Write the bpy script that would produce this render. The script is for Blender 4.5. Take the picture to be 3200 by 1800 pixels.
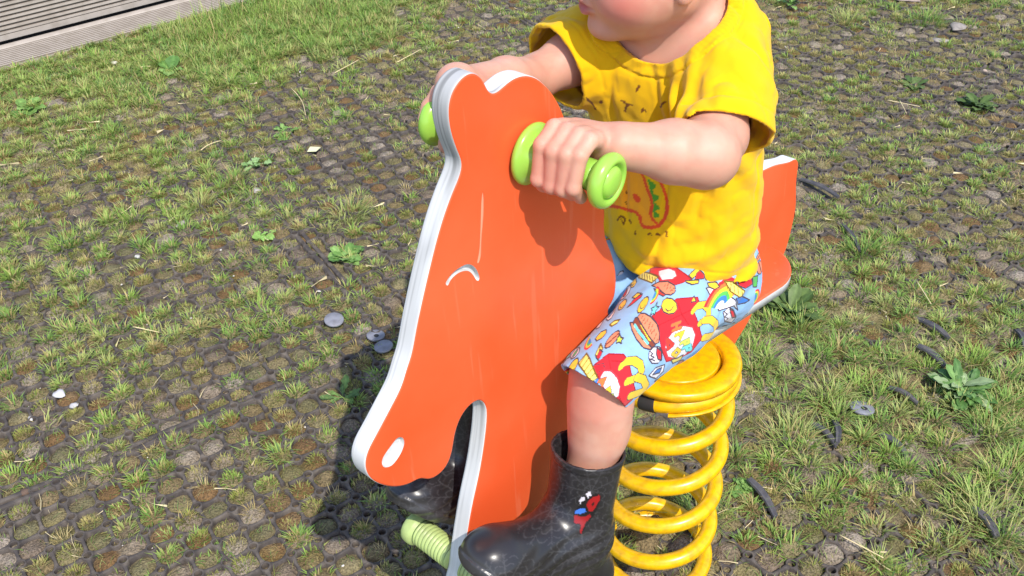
import bpy, bmesh, math, random
import numpy as np
from mathutils import Matrix, Vector
import openvdb
sc = bpy.context.scene
for o in list(bpy.data.objects): bpy.data.objects.remove(o)
rng = np.random.default_rng(7); random.seed(7)

# ------------------------------------------------------------------ camera
CAM_H=1.3480; CAM_PITCH=0.6643; CAM_ROLL=-0.0236; CAM_F=35.09860; CELL=0.0470
cam = bpy.data.cameras.new('camera'); cam_o = bpy.data.objects.new('camera', cam)
sc.collection.objects.link(cam_o); sc.camera = cam_o
cam.sensor_width = 36; cam.lens = CAM_F; cam.clip_start = .05; cam.clip_end = 500
cam_o.matrix_world = (Matrix.Translation((0, 0, CAM_H)) @ Matrix.Rotation(math.pi/2 - CAM_PITCH, 4, 'X')
                      @ Matrix.Rotation(CAM_ROLL, 4, 'Z'))
# ------------------------------------------------------------------ sky and sun
SUN = np.array([.30, -.66, 1.0]); SUN /= np.linalg.norm(SUN)
elev = math.asin(SUN[2]); azim = math.atan2(SUN[0], SUN[1])
world = bpy.data.worlds.new('World'); sc.world = world; world.use_nodes = True
nt = world.node_tree; nt.nodes.clear()
sky = nt.nodes.new('ShaderNodeTexSky'); sky.sky_type = 'NISHITA'; sky.sun_disc = False
sky.sun_elevation = elev; sky.sun_rotation = azim
bg = nt.nodes.new('ShaderNodeBackground'); bg.inputs[1].default_value = .15
wo = nt.nodes.new('ShaderNodeOutputWorld')
nt.links.new(sky.outputs[0], bg.inputs[0]); nt.links.new(bg.outputs[0], wo.inputs[0])
sun = bpy.data.lights.new('sun', 'SUN'); sun.energy = 2.75; sun.angle = math.radians(.5); sun.color = (1, .95, .87)
sun_o = bpy.data.objects.new('sun', sun); sc.collection.objects.link(sun_o)
sun_o.rotation_euler = Vector(SUN).to_track_quat('Z', 'Y').to_euler()
vs = sc.view_settings; vs.view_transform = 'Standard'; vs.look = 'None'; vs.gamma = 1; vs.exposure = .80

# ------------------------------------------------------------------ frames
F=np.array((-0.6956,-0.7151,0.06966)); N=np.array((0.7184,-0.6937,0.05234)); U=np.array((0.0109,0.08645,0.9962)); P0=np.array((0.225,1.045,0.4))
def W(p):                                   # rocker frame (forward, side, up) -> world
    p = np.asarray(p, float).reshape(-1, 3)
    return P0 + p[:, :1]*F + p[:, 1:2]*N + p[:, 2:3]*U
def lin(r, g, b):
    c = np.array([r, g, b])/255.
    return tuple(np.where(c <= .04045, c/12.92, ((c+.055)/1.055)**2.4))

# ------------------------------------------------------------------ materials
def mat(name, col=(.5, .5, .5), rough=.5, spec=.5, attr=None, noise=None, bump=None, sss=0, sss_r=(1, .3, .15), coat=0, trans=0, sheen=0, stretch=(1, 1, 1)):
    m = bpy.data.materials.new(name); m.use_nodes = True
    t = m.node_tree; b = t.nodes['Principled BSDF']; L = t.links.new
    b.inputs['Base Color'].default_value = (*col, 1); b.inputs['Roughness'].default_value = rough
    b.inputs['Specular IOR Level'].default_value = spec
    src = None
    if attr:
        a = t.nodes.new('ShaderNodeAttribute'); a.attribute_name = attr; src = a.outputs['Color']
    tc = t.nodes.new('ShaderNodeTexCoord'); mp = t.nodes.new('ShaderNodeMapping'); mp.inputs['Scale'].default_value = stretch
    L(tc.outputs['Object'], mp.inputs[0])
    if noise:                               # (scale, detail, dark colour, amount)
        sc_, det, dc, amt = noise
        n = t.nodes.new('ShaderNodeTexNoise'); n.inputs['Scale'].default_value = sc_; n.inputs['Detail'].default_value = det
        L(mp.outputs[0], n.inputs['Vector'])
        r = t.nodes.new('ShaderNodeMapRange'); r.inputs[1].default_value = .42; r.inputs[2].default_value = .7
        r.inputs[3].default_value = 0; r.inputs[4].default_value = amt
        L(n.outputs[0], r.inputs[0])
        mx = t.nodes.new('ShaderNodeMix'); mx.data_type = 'RGBA'
        L(r.outputs[0], mx.inputs['Factor']); mx.inputs[7].default_value = (*dc, 1)
        if src: L(src, mx.inputs[6])
        else: mx.inputs[6].default_value = (*col, 1)
        src = mx.outputs[2]
    if src: L(src, b.inputs['Base Color'])
    if bump:                                # (scale, detail, strength, distance)
        n = t.nodes.new('ShaderNodeTexNoise'); n.inputs['Scale'].default_value = bump[0]; n.inputs['Detail'].default_value = bump[1]
        L(mp.outputs[0], n.inputs['Vector'])
        bp = t.nodes.new('ShaderNodeBump'); bp.inputs['Strength'].default_value = bump[2]; bp.inputs['Distance'].default_value = bump[3]
        L(n.outputs[0], bp.inputs['Height']); L(bp.outputs[0], b.inputs['Normal'])
    if sss:
        b.inputs['Subsurface Weight'].default_value = sss; b.inputs['Subsurface Radius'].default_value = sss_r
        b.inputs['Subsurface Scale'].default_value = .008
    if coat: b.inputs['Coat Weight'].default_value = coat
    if sheen: b.inputs['Sheen Weight'].default_value = sheen; b.inputs['Sheen Roughness'].default_value = .5
    if trans:
        tr = t.nodes.new('ShaderNodeBsdfTranslucent'); ms = t.nodes.new('ShaderNodeMixShader'); ms.inputs[0].default_value = trans
        if src: L(src, tr.inputs[0])
        else: tr.inputs[0].default_value = (*col, 1)
        L(b.outputs[0], ms.inputs[1]); L(tr.outputs[0], ms.inputs[2]); L(ms.outputs[0], t.nodes['Material Output'].inputs[0])
    return m
M = {}
M['orange'] = mat('orange_plastic', lin(226, 86, 42), .36, .45, noise=(5, 6, lin(232, 116, 76), .45), bump=(260, 2, .04, .001))
def scratches(m):                           # fine pale scratches and rubbed patches over a plastic face
    t = m.node_tree; b = t.nodes['Principled BSDF']; L = t.links.new; src = b.inputs['Base Color'].links[0].from_socket
    for rot, sc_, amt in ((.6, 26, .13), (-.9, 34, .10), (.1, 18, .09)):
        tc = t.nodes.new('ShaderNodeTexCoord'); mp = t.nodes.new('ShaderNodeMapping'); mp.inputs['Rotation'].default_value = (rot, rot*.4, .8)
        mp.inputs['Scale'].default_value = (sc_, sc_, sc_*.035); L(tc.outputs['Object'], mp.inputs[0])
        n = t.nodes.new('ShaderNodeTexNoise'); n.inputs['Scale'].default_value = 3; n.inputs['Detail'].default_value = 3; L(mp.outputs[0], n.inputs['Vector'])
        r = t.nodes.new('ShaderNodeMapRange'); r.inputs[1].default_value = .66; r.inputs[2].default_value = .70; r.inputs[3].default_value = 0; r.inputs[4].default_value = amt; L(n.outputs[0], r.inputs[0])
        mx = t.nodes.new('ShaderNodeMix'); mx.data_type = 'RGBA'; L(r.outputs[0], mx.inputs['Factor']); L(src, mx.inputs[6]); mx.inputs[7].default_value = (*lin(240, 160, 128), 1)
        src = mx.outputs[2]
    L(src, b.inputs['Base Color'])
scratches(M['orange'])
M['white'] = mat('white_plastic_core', (.62, .62, .615), .55, .3, noise=(160, 4, (.40, .39, .38), .35), bump=(300, 2, .08, .0006))
M['core'] = mat('milled_white_core', (.62, .62, .615), .55, .3, attr='Col', bump=(300, 2, .08, .0006))
M['green'] = mat('green_plastic', lin(150, 198, 76), .25, .5)
M['yellow'] = mat('yellow_paint', lin(232, 178, 4), .3, .5, noise=(85, 5, lin(160, 110, 26), .5), bump=(150, 3, .08, .001))
M['dark'] = mat('black_rubber_and_shade', (.03, .028, .027), .6, .3)  # also colours painted shade in the deck gap and peg grooves
M['skin'] = mat('skin', (.8, .5, .4), .5, .35, attr='Col', sss=.18, bump=(420, 3, .05, .0006))
M['shirt'] = mat('yellow_jersey', lin(250, 205, 8), .85, .15, attr='Col', bump=(900, 2, .12, .0006), sheen=.15)
M['shorts'] = mat('printed_cotton', (.5, .6, .8), .85, .15, attr='Col', bump=(900, 2, .12, .0005), sheen=.1)
M['boot'] = mat('black_boot_rubber', (.02, .02, .022), .3, .45, attr='Col', bump=(35, 3, .12, .002))
M['hair'] = mat('light_brown_hair', (.25, .15, .07), .6, .3, bump=(200, 4, .5, .003))
M['eye'] = mat('eye', (.8, .8, .8), .1, .5, attr='Col')

# ------------------------------------------------------------------ mesh helpers
def world_of(o):
    m = o.matrix_basis.copy(); o = o.parent
    while o: m = o.matrix_basis @ m; o = o.parent
    return m
def link(name, me, m, parent=None, smooth=True, mats=None):
    for mm in (mats or [m]): me.materials.append(mm)
    if smooth: me.polygons.foreach_set('use_smooth', np.ones(len(me.polygons), bool))
    o = bpy.data.objects.new(name, me); sc.collection.objects.link(o)
    if parent:
        me.transform(world_of(parent).inverted()); o.parent = parent
    return o
def raw(name, V, faces, m, parent=None, smooth=True):
    me = bpy.data.meshes.new(name); me.from_pydata([tuple(v) for v in V], [], faces); me.update()
    return link(name, me, m, parent, smooth)
def fast_mesh(name, V, faces_list):
    """V (n,3); faces_list: arrays of shape (k,3) or (k,4)"""
    me = bpy.data.meshes.new(name); V = np.ascontiguousarray(V, np.float32)
    me.vertices.add(len(V)); me.vertices.foreach_set('co', V.ravel())
    loops = np.concatenate([f.ravel() for f in faces_list]).astype(np.int32)
    tot = np.concatenate([np.full(len(f), f.shape[1], np.int32) for f in faces_list])
    start = np.concatenate([[0], np.cumsum(tot)[:-1]]).astype(np.int32)
    me.loops.add(len(loops)); me.loops.foreach_set('vertex_index', loops)
    me.polygons.add(len(tot)); me.polygons.foreach_set('loop_start', start); me.polygons.foreach_set('loop_total', tot)
    me.update(calc_edges=True); me.validate()
    return me
def set_col(me, col):
    a = me.color_attributes.new('Col', 'FLOAT_COLOR', 'POINT')
    c = np.ones((len(me.vertices), 4), np.float32); c[:, :3] = col
    a.data.foreach_set('color', c.ravel())
def empty(name, loc, label=None, cat=None, group=None):
    o = bpy.data.objects.new(name, None); sc.collection.objects.link(o); o.location = tuple(loc); o.empty_display_size = .05
    o.matrix_basis = Matrix.Translation(tuple(loc))
    return tag(o, label, cat, group)
def tag(o, label=None, cat=None, group=None, kind=None):
    if label: o['label'] = label
    if cat: o['category'] = cat
    if group: o['group'] = group
    if kind: o['kind'] = kind
    return o
def tube(path, rad, seg=20, cap=True):
    """swept round tube; rad scalar or per point"""
    P = np.asarray(path, float); n = len(P); rad = np.broadcast_to(rad, (n,))
    T = np.gradient(P, axis=0); T /= np.linalg.norm(T, axis=1)[:, None]
    a = np.array([0, 0, 1.]) if abs(T[0][2]) < .9 else np.array([1., 0, 0])
    x = np.cross(T[0], a); x /= np.linalg.norm(x); V = []
    for i in range(n):
        x = x - T[i]*(x@T[i]); x /= np.linalg.norm(x); y = np.cross(T[i], x)
        th = np.arange(seg)*2*np.pi/seg
        V.append(P[i] + rad[i]*(np.cos(th)[:, None]*x + np.sin(th)[:, None]*y))
    V = np.concatenate(V); Fc = []
    for i in range(n-1):
        for k in range(seg):
            k2 = (k+1) % seg
            Fc.append((i*seg+k, i*seg+k2, (i+1)*seg+k2, (i+1)*seg+k))
    if cap: Fc.append(tuple(range(seg))[::-1]); Fc.append(tuple((n-1)*seg+k for k in range(seg)))
    return V, Fc
def lathe(c, ax, prof, seg=48):
    """profile [(along, radius)...] revolved round axis ax through c (world)"""
    ax = np.asarray(ax, float)/np.linalg.norm(ax); a = np.array([0, 0, 1.]) if abs(ax[2]) < .9 else np.array([1., 0, 0])
    x = np.cross(ax, a); x /= np.linalg.norm(x); y = np.cross(ax, x); V = []; Fc = []
    th = np.arange(seg)*2*np.pi/seg
    for h, r in prof: V.append(c + h*ax + max(r, 1e-5)*(np.cos(th)[:, None]*x + np.sin(th)[:, None]*y))
    for i in range(len(prof)-1):
        for k in range(seg):
            k2 = (k+1) % seg
            Fc.append((i*seg+k, i*seg+k2, (i+1)*seg+k2, (i+1)*seg+k))
    Fc.append(tuple(range(seg))[::-1]); Fc.append(tuple((len(prof)-1)*seg+k for k in range(seg)))
    return np.concatenate(V), Fc
def spline(P, per=8, closed=True):
    P = np.asarray(P, float); n = len(P); out = []
    rngi = range(n) if closed else range(n-1)
    for i in rngi:
        if closed: p0, p1, p2, p3 = P[i-1], P[i], P[(i+1) % n], P[(i+2) % n]
        else: p0, p1, p2, p3 = P[max(i-1, 0)], P[i], P[i+1], P[min(i+2, n-1)]
        for t in np.arange(per)/per:
            out.append(.5*((2*p1) + (-p0+p2)*t + (2*p0-5*p1+4*p2-p3)*t*t + (-p0+3*p1-3*p2+p3)*t**3))
    if not closed: out.append(P[-1])
    return np.array(out)
def vnoise(P, scale, seed, octaves=3):
    """smooth value noise on (n,2) or (n,3) points, about 0..1"""
    P = np.asarray(P, np.float32)*scale; d = P.shape[1]; r = np.random.default_rng(seed); tab = r.random(4096).astype(np.float32)
    pr_ = np.array([73856093, 19349663, 83492791])[:d]; tot = 0; amp = 1.; s = 0
    for o_ in range(octaves):
        q = P*(2**o_)+17.3*o_; i = np.floor(q).astype(np.int64); f = q-i; f = f*f*(3-2*f); v = 0
        for c in range(2**d):
            off = np.array([(c >> k) & 1 for k in range(d)]); w = np.prod(np.where(off, f, 1-f), axis=1)
            h = ((i+off)*pr_); h = (h[:, 0] ^ h[:, 1] if d == 2 else h[:, 0] ^ h[:, 1] ^ h[:, 2]) & 4095
            v = v + w*tab[h]
        tot = tot+amp*v; s += amp; amp *= .5
    return tot/s
# ------------------------------------------------------------------ blended solids (distance fields meshed as one surface)
class Solid:
    def __init__(s, lo, hi, h):
        s.lo = np.array(lo, np.float32); s.h = h
        s.n = np.ceil((np.array(hi)-s.lo)/h).astype(int)+1
        s.a = np.full(tuple(s.n), .05, np.float32)
    def blk(s, lo, hi):
        i0 = np.clip(np.floor((np.array(lo)-s.lo)/s.h).astype(int), 0, s.n); i1 = np.clip(np.ceil((np.array(hi)-s.lo)/s.h).astype(int)+1, 0, s.n)
        sl = tuple(slice(a, b) for a, b in zip(i0, i1))
        g = np.meshgrid(*[s.lo[k]+s.h*np.arange(i0[k], i1[k], dtype=np.float32) for k in range(3)], indexing='ij', sparse=True)
        return sl, g
    def put(s, sl, d, k, op):
        a = s.a[sl]
        if op == 'add':
            if k > 0: hh = np.clip(.5+.5*(a-d)/k, 0, 1); s.a[sl] = a+(d-a)*hh-k*hh*(1-hh)
            else: s.a[sl] = np.minimum(a, d)
        else:
            d = -d
            if k > 0: hh = np.clip(.5-.5*(a-d)/k, 0, 1); s.a[sl] = a+(d-a)*hh+k*hh*(1-hh)
            else: s.a[sl] = np.maximum(a, d)
    def cap(s, p, q, r1, r2=None, k=.01, op='add'):
        p = np.array(p, np.float32); q = np.array(q, np.float32); r2 = r1 if r2 is None else r2; R = max(r1, r2)+k+.012
        sl, g = s.blk(np.minimum(p, q)-R, np.maximum(p, q)+R)
        if 0 in s.a[sl].shape: return
        d = q-p; L2 = float(d@d)+1e-12
        t = np.clip(((g[0]-p[0])*d[0]+(g[1]-p[1])*d[1]+(g[2]-p[2])*d[2])/L2, 0, 1)
        e = np.sqrt((g[0]-p[0]-t*d[0])**2+(g[1]-p[1]-t*d[1])**2+(g[2]-p[2]-t*d[2])**2)-(r1+(r2-r1)*t)
        s.put(sl, e, k, op)
    def chain(s, pts, rs, k=.004):
        for i in range(len(pts)-1): s.cap(pts[i], pts[i+1], rs[i], rs[i+1], k)
    def ell(s, c, r, ax=None, k=.01, op='add'):
        c = np.array(c, np.float32); r = np.array(r, np.float32); R = float(r.max())+k+.012
        sl, g = s.blk(c-R, c+R)
        if 0 in s.a[sl].shape: return
        x, y, z = g[0]-c[0], g[1]-c[1], g[2]-c[2]
        if ax is not None:
            ax = np.array(ax, np.float32)
            x, y, z = [x*ax[i][0]+y*ax[i][1]+z*ax[i][2] for i in range(3)]
        k0 = np.sqrt((x/r[0])**2+(y/r[1])**2+(z/r[2])**2)+1e-9
        k1 = np.sqrt((x/r[0]**2)**2+(y/r[1]**2)**2+(z/r[2]**2)**2)+1e-9
        s.put(sl, k0*(k0-1)/k1, k, op)
    def pts(s):
        g = np.meshgrid(*[s.lo[k]+s.h*np.arange(s.n[k], dtype=np.float32) for k in range(3)], indexing='ij', sparse=True)
        return g
    def mesh(s, name, to_world=True):
        gr = openvdb.FloatGrid(.05); a = np.clip(s.a, -.05, .05)
        gr.copyFromArray(np.ascontiguousarray(a)); P, Q = gr.convertToQuads(isovalue=0.0)[:2]
        P = np.asarray(P, np.float64)*s.h+s.lo; Q = np.asarray(Q)
        v = P[Q]; vol = np.einsum('ij,ij->i', v[:, 0], np.cross(v[:, 1], v[:, 2])).sum()+np.einsum('ij,ij->i', v[:, 0], np.cross(v[:, 2], v[:, 3])).sum()
        if vol < 0: Q = Q[:, ::-1]
        me = fast_mesh(name, W(P) if to_world else P, [np.ascontiguousarray(Q)])
        return me, P
def sstep(a, b, x):
    t = np.clip((x-a)/(b-a), 0, 1); return t*t*(3-2*t)
def in_poly(X, Y, poly):
    """inside mask and distance to the outline"""
    P = np.asarray(poly); ins = np.zeros(len(X), bool); dist = np.full(len(X), 1e9)
    for i in range(len(P)):
        x1, y1 = P[i]; x2, y2 = P[(i+1) % len(P)]
        c = ((y1 > Y) != (y2 > Y)) & (X < (x2-x1)*(Y-y1)/(y2-y1+1e-12)+x1); ins ^= c
        dx, dy = x2-x1, y2-y1; t = np.clip(((X-x1)*dx+(Y-y1)*dy)/(dx*dx+dy*dy+1e-14), 0, 1)
        dist = np.minimum(dist, np.hypot(X-x1-t*dx, Y-y1-t*dy))
    return ins, dist
def line_dist(X, Y, pl):
    P = np.asarray(pl); dist = np.full(len(X), 1e9)
    for i in range(len(P)-1):
        x1, y1 = P[i]; x2, y2 = P[i+1]; dx, dy = x2-x1, y2-y1
        t = np.clip(((X-x1)*dx+(Y-y1)*dy)/(dx*dx+dy*dy+1e-14), 0, 1); dist = np.minimum(dist, np.hypot(X-x1-t*dx, Y-y1-t*dy))
    return dist
# ================================================================== SPRING ROCKER
T = .0115                                    # half thickness of the board
GROUND_U = -P0[2]/U[2]
rocker = empty('spring_rocker', W((0, 0, GROUND_U))[0], 'orange and white horse shaped spring rocker on a yellow coil spring', 'spring rocker')

OUT = ([(0.3853,0.5322),(0.3769,0.5252),(0.3715,0.5181),(0.3685,0.5106),(0.3642,0.5049),(0.3578,0.5041),(0.3486,0.5075),(0.3353,0.5113),(0.3218,0.5108),(0.3109,0.5072),(0.2997,0.5005),(0.2867,0.4883),(0.2763,0.476),(0.2671,0.4617),(0.2583,0.444)]
 + [(0.2376,0.3976),(0.2127,0.3581)]
 + [(0.1889,0.3185),(0.1878,0.2969),(0.1831,0.2761),(0.1724,0.2538),(0.1634,0.2301),(0.159,0.2079)]
 + [(0.161,0.1828),(0.172,0.1657)] + [(.13,.115),(.10,.085),(.02,.074),(-.08,.074),(-.155,.076)]
 + [(-0.1303,0.1411),(-0.1184,0.1965),(-0.1234,0.228),(-0.1488,0.2354),(-0.1689,0.2352),(-0.195,0.232),(-0.2258,0.2244),(-0.2408,0.2215),(-0.2507,0.2218),(-0.2601,0.2159),(-0.2657,0.2081),(-0.2665,0.1899),(-0.2696,0.1712),(-0.2796,0.132),(-0.2778,0.09714),(-0.2731,0.0719),(-0.2652,0.05338),(-0.2364,0.02136),(-0.204,-0.005226),(-0.1818,-0.03166),(-0.1586,-0.04779),(-0.1372,-0.06092)]
 + [(-.10,-.012),(-.06,.008),(.02,.008),(.08,.004),(.13,-.03),(.2,-.08),(.28,-.135),(.36,-.165),(.42,-.172),(.455,-.15)]
 + [(0.4326,-0.07845),(0.4295,-0.06393),(0.419,-0.0169),(0.4091,0.022),(0.3959,0.06397),(0.3865,0.105),(0.3821,0.1355),(0.3827,0.1501),(0.39,0.1636),(0.3986,0.1668),(0.4094,0.1655),(0.4205,0.1575),(0.4287,0.1427),(0.4327,0.1271),(0.4379,0.112),(0.4469,0.1026),(0.4598,0.1001),(0.472,0.1041),(0.4815,0.1137),(0.4954,0.1154),(0.5087,0.1209),(0.5215,0.1297),(0.5368,0.1456),(0.5462,0.161),(0.5492,0.1745),(0.548,0.185),(0.5423,0.196),(0.5301,0.2083),(0.5118,0.2276),(0.4963,0.245),(0.4874,0.2627)]
 + [(0.4801,0.2758),(0.4711,0.3038),(0.4614,0.3308),(0.4513,0.3571),(0.4392,0.3862),(0.4288,0.4071),(0.4165,0.427)]
 + [(0.4105,0.4346),(0.4049,0.4447),(0.404,0.4513),(0.4068,0.4583),(0.4117,0.4708),(0.4153,0.4826),(0.4176,0.4948),(0.4177,0.507),(0.4158,0.5156),(0.4105,0.524),(0.403,0.5296),(0.3944,0.5325)])
NOSTRIL = [(0.5288,0.169),(0.5264,0.1741),(0.5213,0.1783),(0.5154,0.1819),(0.5094,0.1855),(0.5046,0.1858),(0.5002,0.1818),(0.4989,0.1757),(0.5008,0.1693),(0.5058,0.163),(0.512,0.1585),(0.5178,0.1567),(0.5242,0.1588),(0.5279,0.1627)]
EYE = [(0.4316,0.3324),(0.4303,0.3354),(0.4254,0.339),(0.4189,0.3414),(0.4114,0.3424),(0.4039,0.342),(0.3975,0.3388),(0.3923,0.3332),(0.3887,0.3265),(0.3867,0.3199),(0.3872,0.316),(0.3902,0.3169),(0.3928,0.3214),(0.3964,0.3277),(0.4005,0.3326),(0.4064,0.3357),(0.4127,0.3371),(0.4192,0.3365),(0.4252,0.3339),(0.4291,0.3298)]
MANE = [(0.3789,0.4109),(0.3776,0.4049),(0.3781,0.3905),(0.3796,0.378),(0.382,0.3613),(0.3835,0.3439),(0.3866,0.3366),(0.3888,0.338),(0.3855,0.3493),(0.3835,0.3664),(0.382,0.3851),(0.3808,0.4002)]

def board_mesh(name, outline, holes, half, parent, chamfer=.0022):
    P = spline(outline, 6); L_ = np.r_[0, np.cumsum(np.linalg.norm(np.roll(P, -1, 0)-P, axis=1))]; PP = np.vstack([P, P[:1]])
    q_ = np.linspace(0, L_[-1], int(L_[-1]/.0028), endpoint=False); P = np.c_[np.interp(q_, L_, PP[:, 0]), np.interp(q_, L_, PP[:, 1])]
    for _ in range(7): P = .5*P+.25*(np.roll(P, 1, 0)+np.roll(P, -1, 0))
    A2 = np.sum(P[:, 0]*np.roll(P[:, 1], -1)-np.roll(P[:, 0], -1)*P[:, 1])
    if A2 < 0: P = P[::-1]
    t = np.roll(P, -1, 0)-np.roll(P, 1, 0); t /= np.linalg.norm(t, axis=1)[:, None]+1e-9
    inn = P+chamfer*np.stack([-t[:, 1], t[:, 0]], 1); mid = P+.3*chamfer*np.stack([-t[:, 1], t[:, 0]], 1)
    bm = bmesh.new(); n = len(P)
    rings = [(inn, half), (mid, half-.3*chamfer)]+[(P, h_) for h_ in np.linspace(half-chamfer, -half+chamfer, 13)]+[(mid, -half+.3*chamfer), (inn, -half)]; NR = len(rings)
    rv = [[bm.verts.new(W((q[0], h, q[1]))[0]) for q in R] for R, h in rings]
    for a in range(NR-1):
        for i in range(n):
            j = (i+1) % n
            f = bm.faces.new((rv[a][i], rv[a+1][i], rv[a+1][j], rv[a][j])); f.smooth = True; f.material_index = 1 if 0 < a < NR-2 else 0
    for side in (1, -1):
        loops = [inn]+([spline(h, 4) for h in holes] if side > 0 else [])
        edges = []
        for lp in loops:
            v = [bm.verts.new(W((q[0], side*half, q[1]))[0]) for q in lp]
            edges += [bm.edges.new((v[i], v[(i+1) % len(v)])) for i in range(len(v))]
        r = bmesh.ops.triangle_fill(bm, edges=edges, use_beauty=True, use_dissolve=False)
        for f in r['geom']:
            if isinstance(f, bmesh.types.BMFace):
                f.material_index = 0; f.smooth = False; f.normal_update()
                if f.normal.dot(Vector(N))*side < 0: f.normal_flip()
    me = bpy.data.meshes.new(name); bm.normal_update(); bm.to_mesh(me); bm.free()
    nv_ = len(me.vertices); arc = np.tile(np.arange(n)*.0028, NR); thick = np.repeat(np.array([h for _, h in rings]), n); Pr = np.tile(P, (NR, 1))
    mill = vnoise(np.c_[arc*5, thick*520], 1, 91, 3); dirt = vnoise(np.c_[arc*11, thick*40], 1, 92, 3); undercut_shade = sstep(.22, .42, Pr[:, 1])*sstep(.30, .36, Pr[:, 0])
    val = .66-.20*sstep(.52, .70, mill)*(.35+.65*sstep(.40, .6, dirt))-.22*undercut_shade*sstep(.35, .6, dirt)  # greyer upper head edge: shade of the undercut put into the colour
    c = np.full((nv_, 3), .62); c[:len(val)] = np.clip(val, .15, .7)[:, None]*np.array([1, .985, .97]); set_col(me, c)
    return link(name, me, None, parent, smooth=False, mats=[M['orange'], M['core']])
board = board_mesh('board', OUT, [NOSTRIL, EYE, MANE], T, rocker)
def recess(name, outline, depth, m):
    P = spline(outline, 4); n = len(P); V = np.concatenate([W(np.c_[P[:, 0], np.full(n, h), P[:, 1]]) for h in (T, T-depth)])
    Fc = [(i, (i+1) % n, n+(i+1) % n, n+i) for i in range(n)]+[tuple(range(n, 2*n))]
    return raw(name, V, Fc, m, board, smooth=False)
recess('nostril', NOSTRIL, .006, M['white']); recess('eye', EYE, .006, M['white'])
M['scratch'] = mat('pale_scratch', lin(246, 150, 120), .6, .3)
recess('scratch', MANE, .0008, M['scratch'])

# seat: flat rounded plank
def seat_outline():
    a = np.linspace(-np.pi/2, np.pi/2, 25)
    rear = [(-.139-.083*math.cos(x), .079*math.sin(x)) for x in a[::-1]]
    front = [(.06+.05*math.cos(x), .066*math.sin(x)) for x in a]
    return np.array(rear+front)
so = seat_outline(); n_ = len(so); V = []
prof = [(.0735, .003), (.0735, 0), (.0865, 0), (.0885, .0008), (.0895, .0025), (.0895, .004)]
c_ = so.mean(0)
for h, ins in prof:
    d = so-c_; d = d/np.linalg.norm(d, axis=1)[:, None]
    V.append(W(np.c_[so-ins*d, np.full(n_, h)]))
Fc = [(a*n_+i, a*n_+(i+1) % n_, (a+1)*n_+(i+1) % n_, (a+1)*n_+i) for a in range(len(prof)-1) for i in range(n_)]
Fc += [tuple(range(n_))[::-1], tuple((len(prof)-1)*n_+i for i in range(n_))]
seat = raw('seat', np.concatenate(V), Fc, None if 0 else M['orange'], rocker, smooth=False); seat.data.materials.append(M['white'])
for i, p in enumerate(seat.data.polygons):
    p.material_index = 1 if i < 2*n_ or i == 5*n_ else 0; p.use_smooth = n_ <= i < 5*n_

# handle bars through the head
HN = np.array((0.3034,0.1,0.4254)); HF = np.array((0.3288,-0.1,0.4358))
HAX = (HN-HF)/np.linalg.norm(HN-HF)
def on_axis(n): return HF+(HN-HF)*((n-HF[1])/(HN[1]-HF[1]))
def w1(p): return W(p)[0]
def wd(d): d = np.asarray(d); return d[0]*F+d[1]*N+d[2]*U
for sd in (1, -1):
    c = w1(on_axis(sd*T)); ax = wd(HAX)*sd
    grip_p = [(.015, .0152)]+[(.018+.0015*i, .0148+(.0006 if i % 2 else 0)) for i in range(39)]+[(.0785, .0148)]
    grip = raw('handle', *lathe(c, ax, grip_p), M['green'], rocker)
    raw('flange', *lathe(c, ax, [(-.0005, .027), (0, .0292), (.002, .0312), (.0045, .0320), (.0068, .0316), (.0085, .0302), (.0100, .0278), (.0122, .0250), (.0150, .0224), (.0182, .0204), (.0215, .0190), (.0240, .0180), (.0250, .0165)]), M['green'], grip)
    raw('knob', *lathe(c, ax, [(0.077, 0.0152), (0.079, 0.0166), (0.0807, 0.0195), (0.0827, 0.0232), (0.0853, 0.0259), (0.0887, 0.0275), (0.0923, 0.0275), (0.0957, 0.0258), (0.0977, 0.023), (0.0981, 0.0205), (0.0971, 0.0188), (0.0951, 0.0178), (0.0935, 0.0172), (0.0933, 0.0164), (0.0945, 0.016), (0.0967, 0.015), (0.0987, 0.0128), (0.1001, 0.009), (0.1007, 0.004), (0.1008, 0)]), M['green'], grip)
# foot pegs
M['peg'] = mat('pale_green_grip', lin(170, 188, 118), .45, .4, noise=(40, 3, lin(140, 150, 96), .6))
PC = (0.4192,-0.0115,-0.0679); PE = (0.4236,-0.085,-0.07565)
pc = np.array([(PC[0]+PE[0])/2, 0, (PC[2]+PE[2])/2])
for sd in (1, -1):
    c = w1(pc+np.array([0, sd*T, 0])); ax = N*sd
    prof = [(-.0005, .0165)]; x = .001
    while x < .052:
        prof += [(x, .0170), (x+.0008, .0152), (x+.0015, .0152), (x+.0022, .0170), (x+.0052, .0172)]; x += .0056
    prof += [(.055, .0158), (.057, .0165), (.0595, .0195), (.062, .0210), (.069, .0213), (.073, .0206), (.0755, .018), (.0762, .012), (.0763, 0)]
    peg = raw('foot_peg', *lathe(c, ax, prof), M['peg'], rocker); peg.data.materials.append(M['dark'])
    for i, p_ in enumerate(peg.data.polygons):
        j = i//48
        if j < len(prof)-1 and prof[j][1] == .0152 and prof[j+1][1] == .0152: p_.material_index = 1  # groove floors painted black for the shade and dirt between ridges

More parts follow.
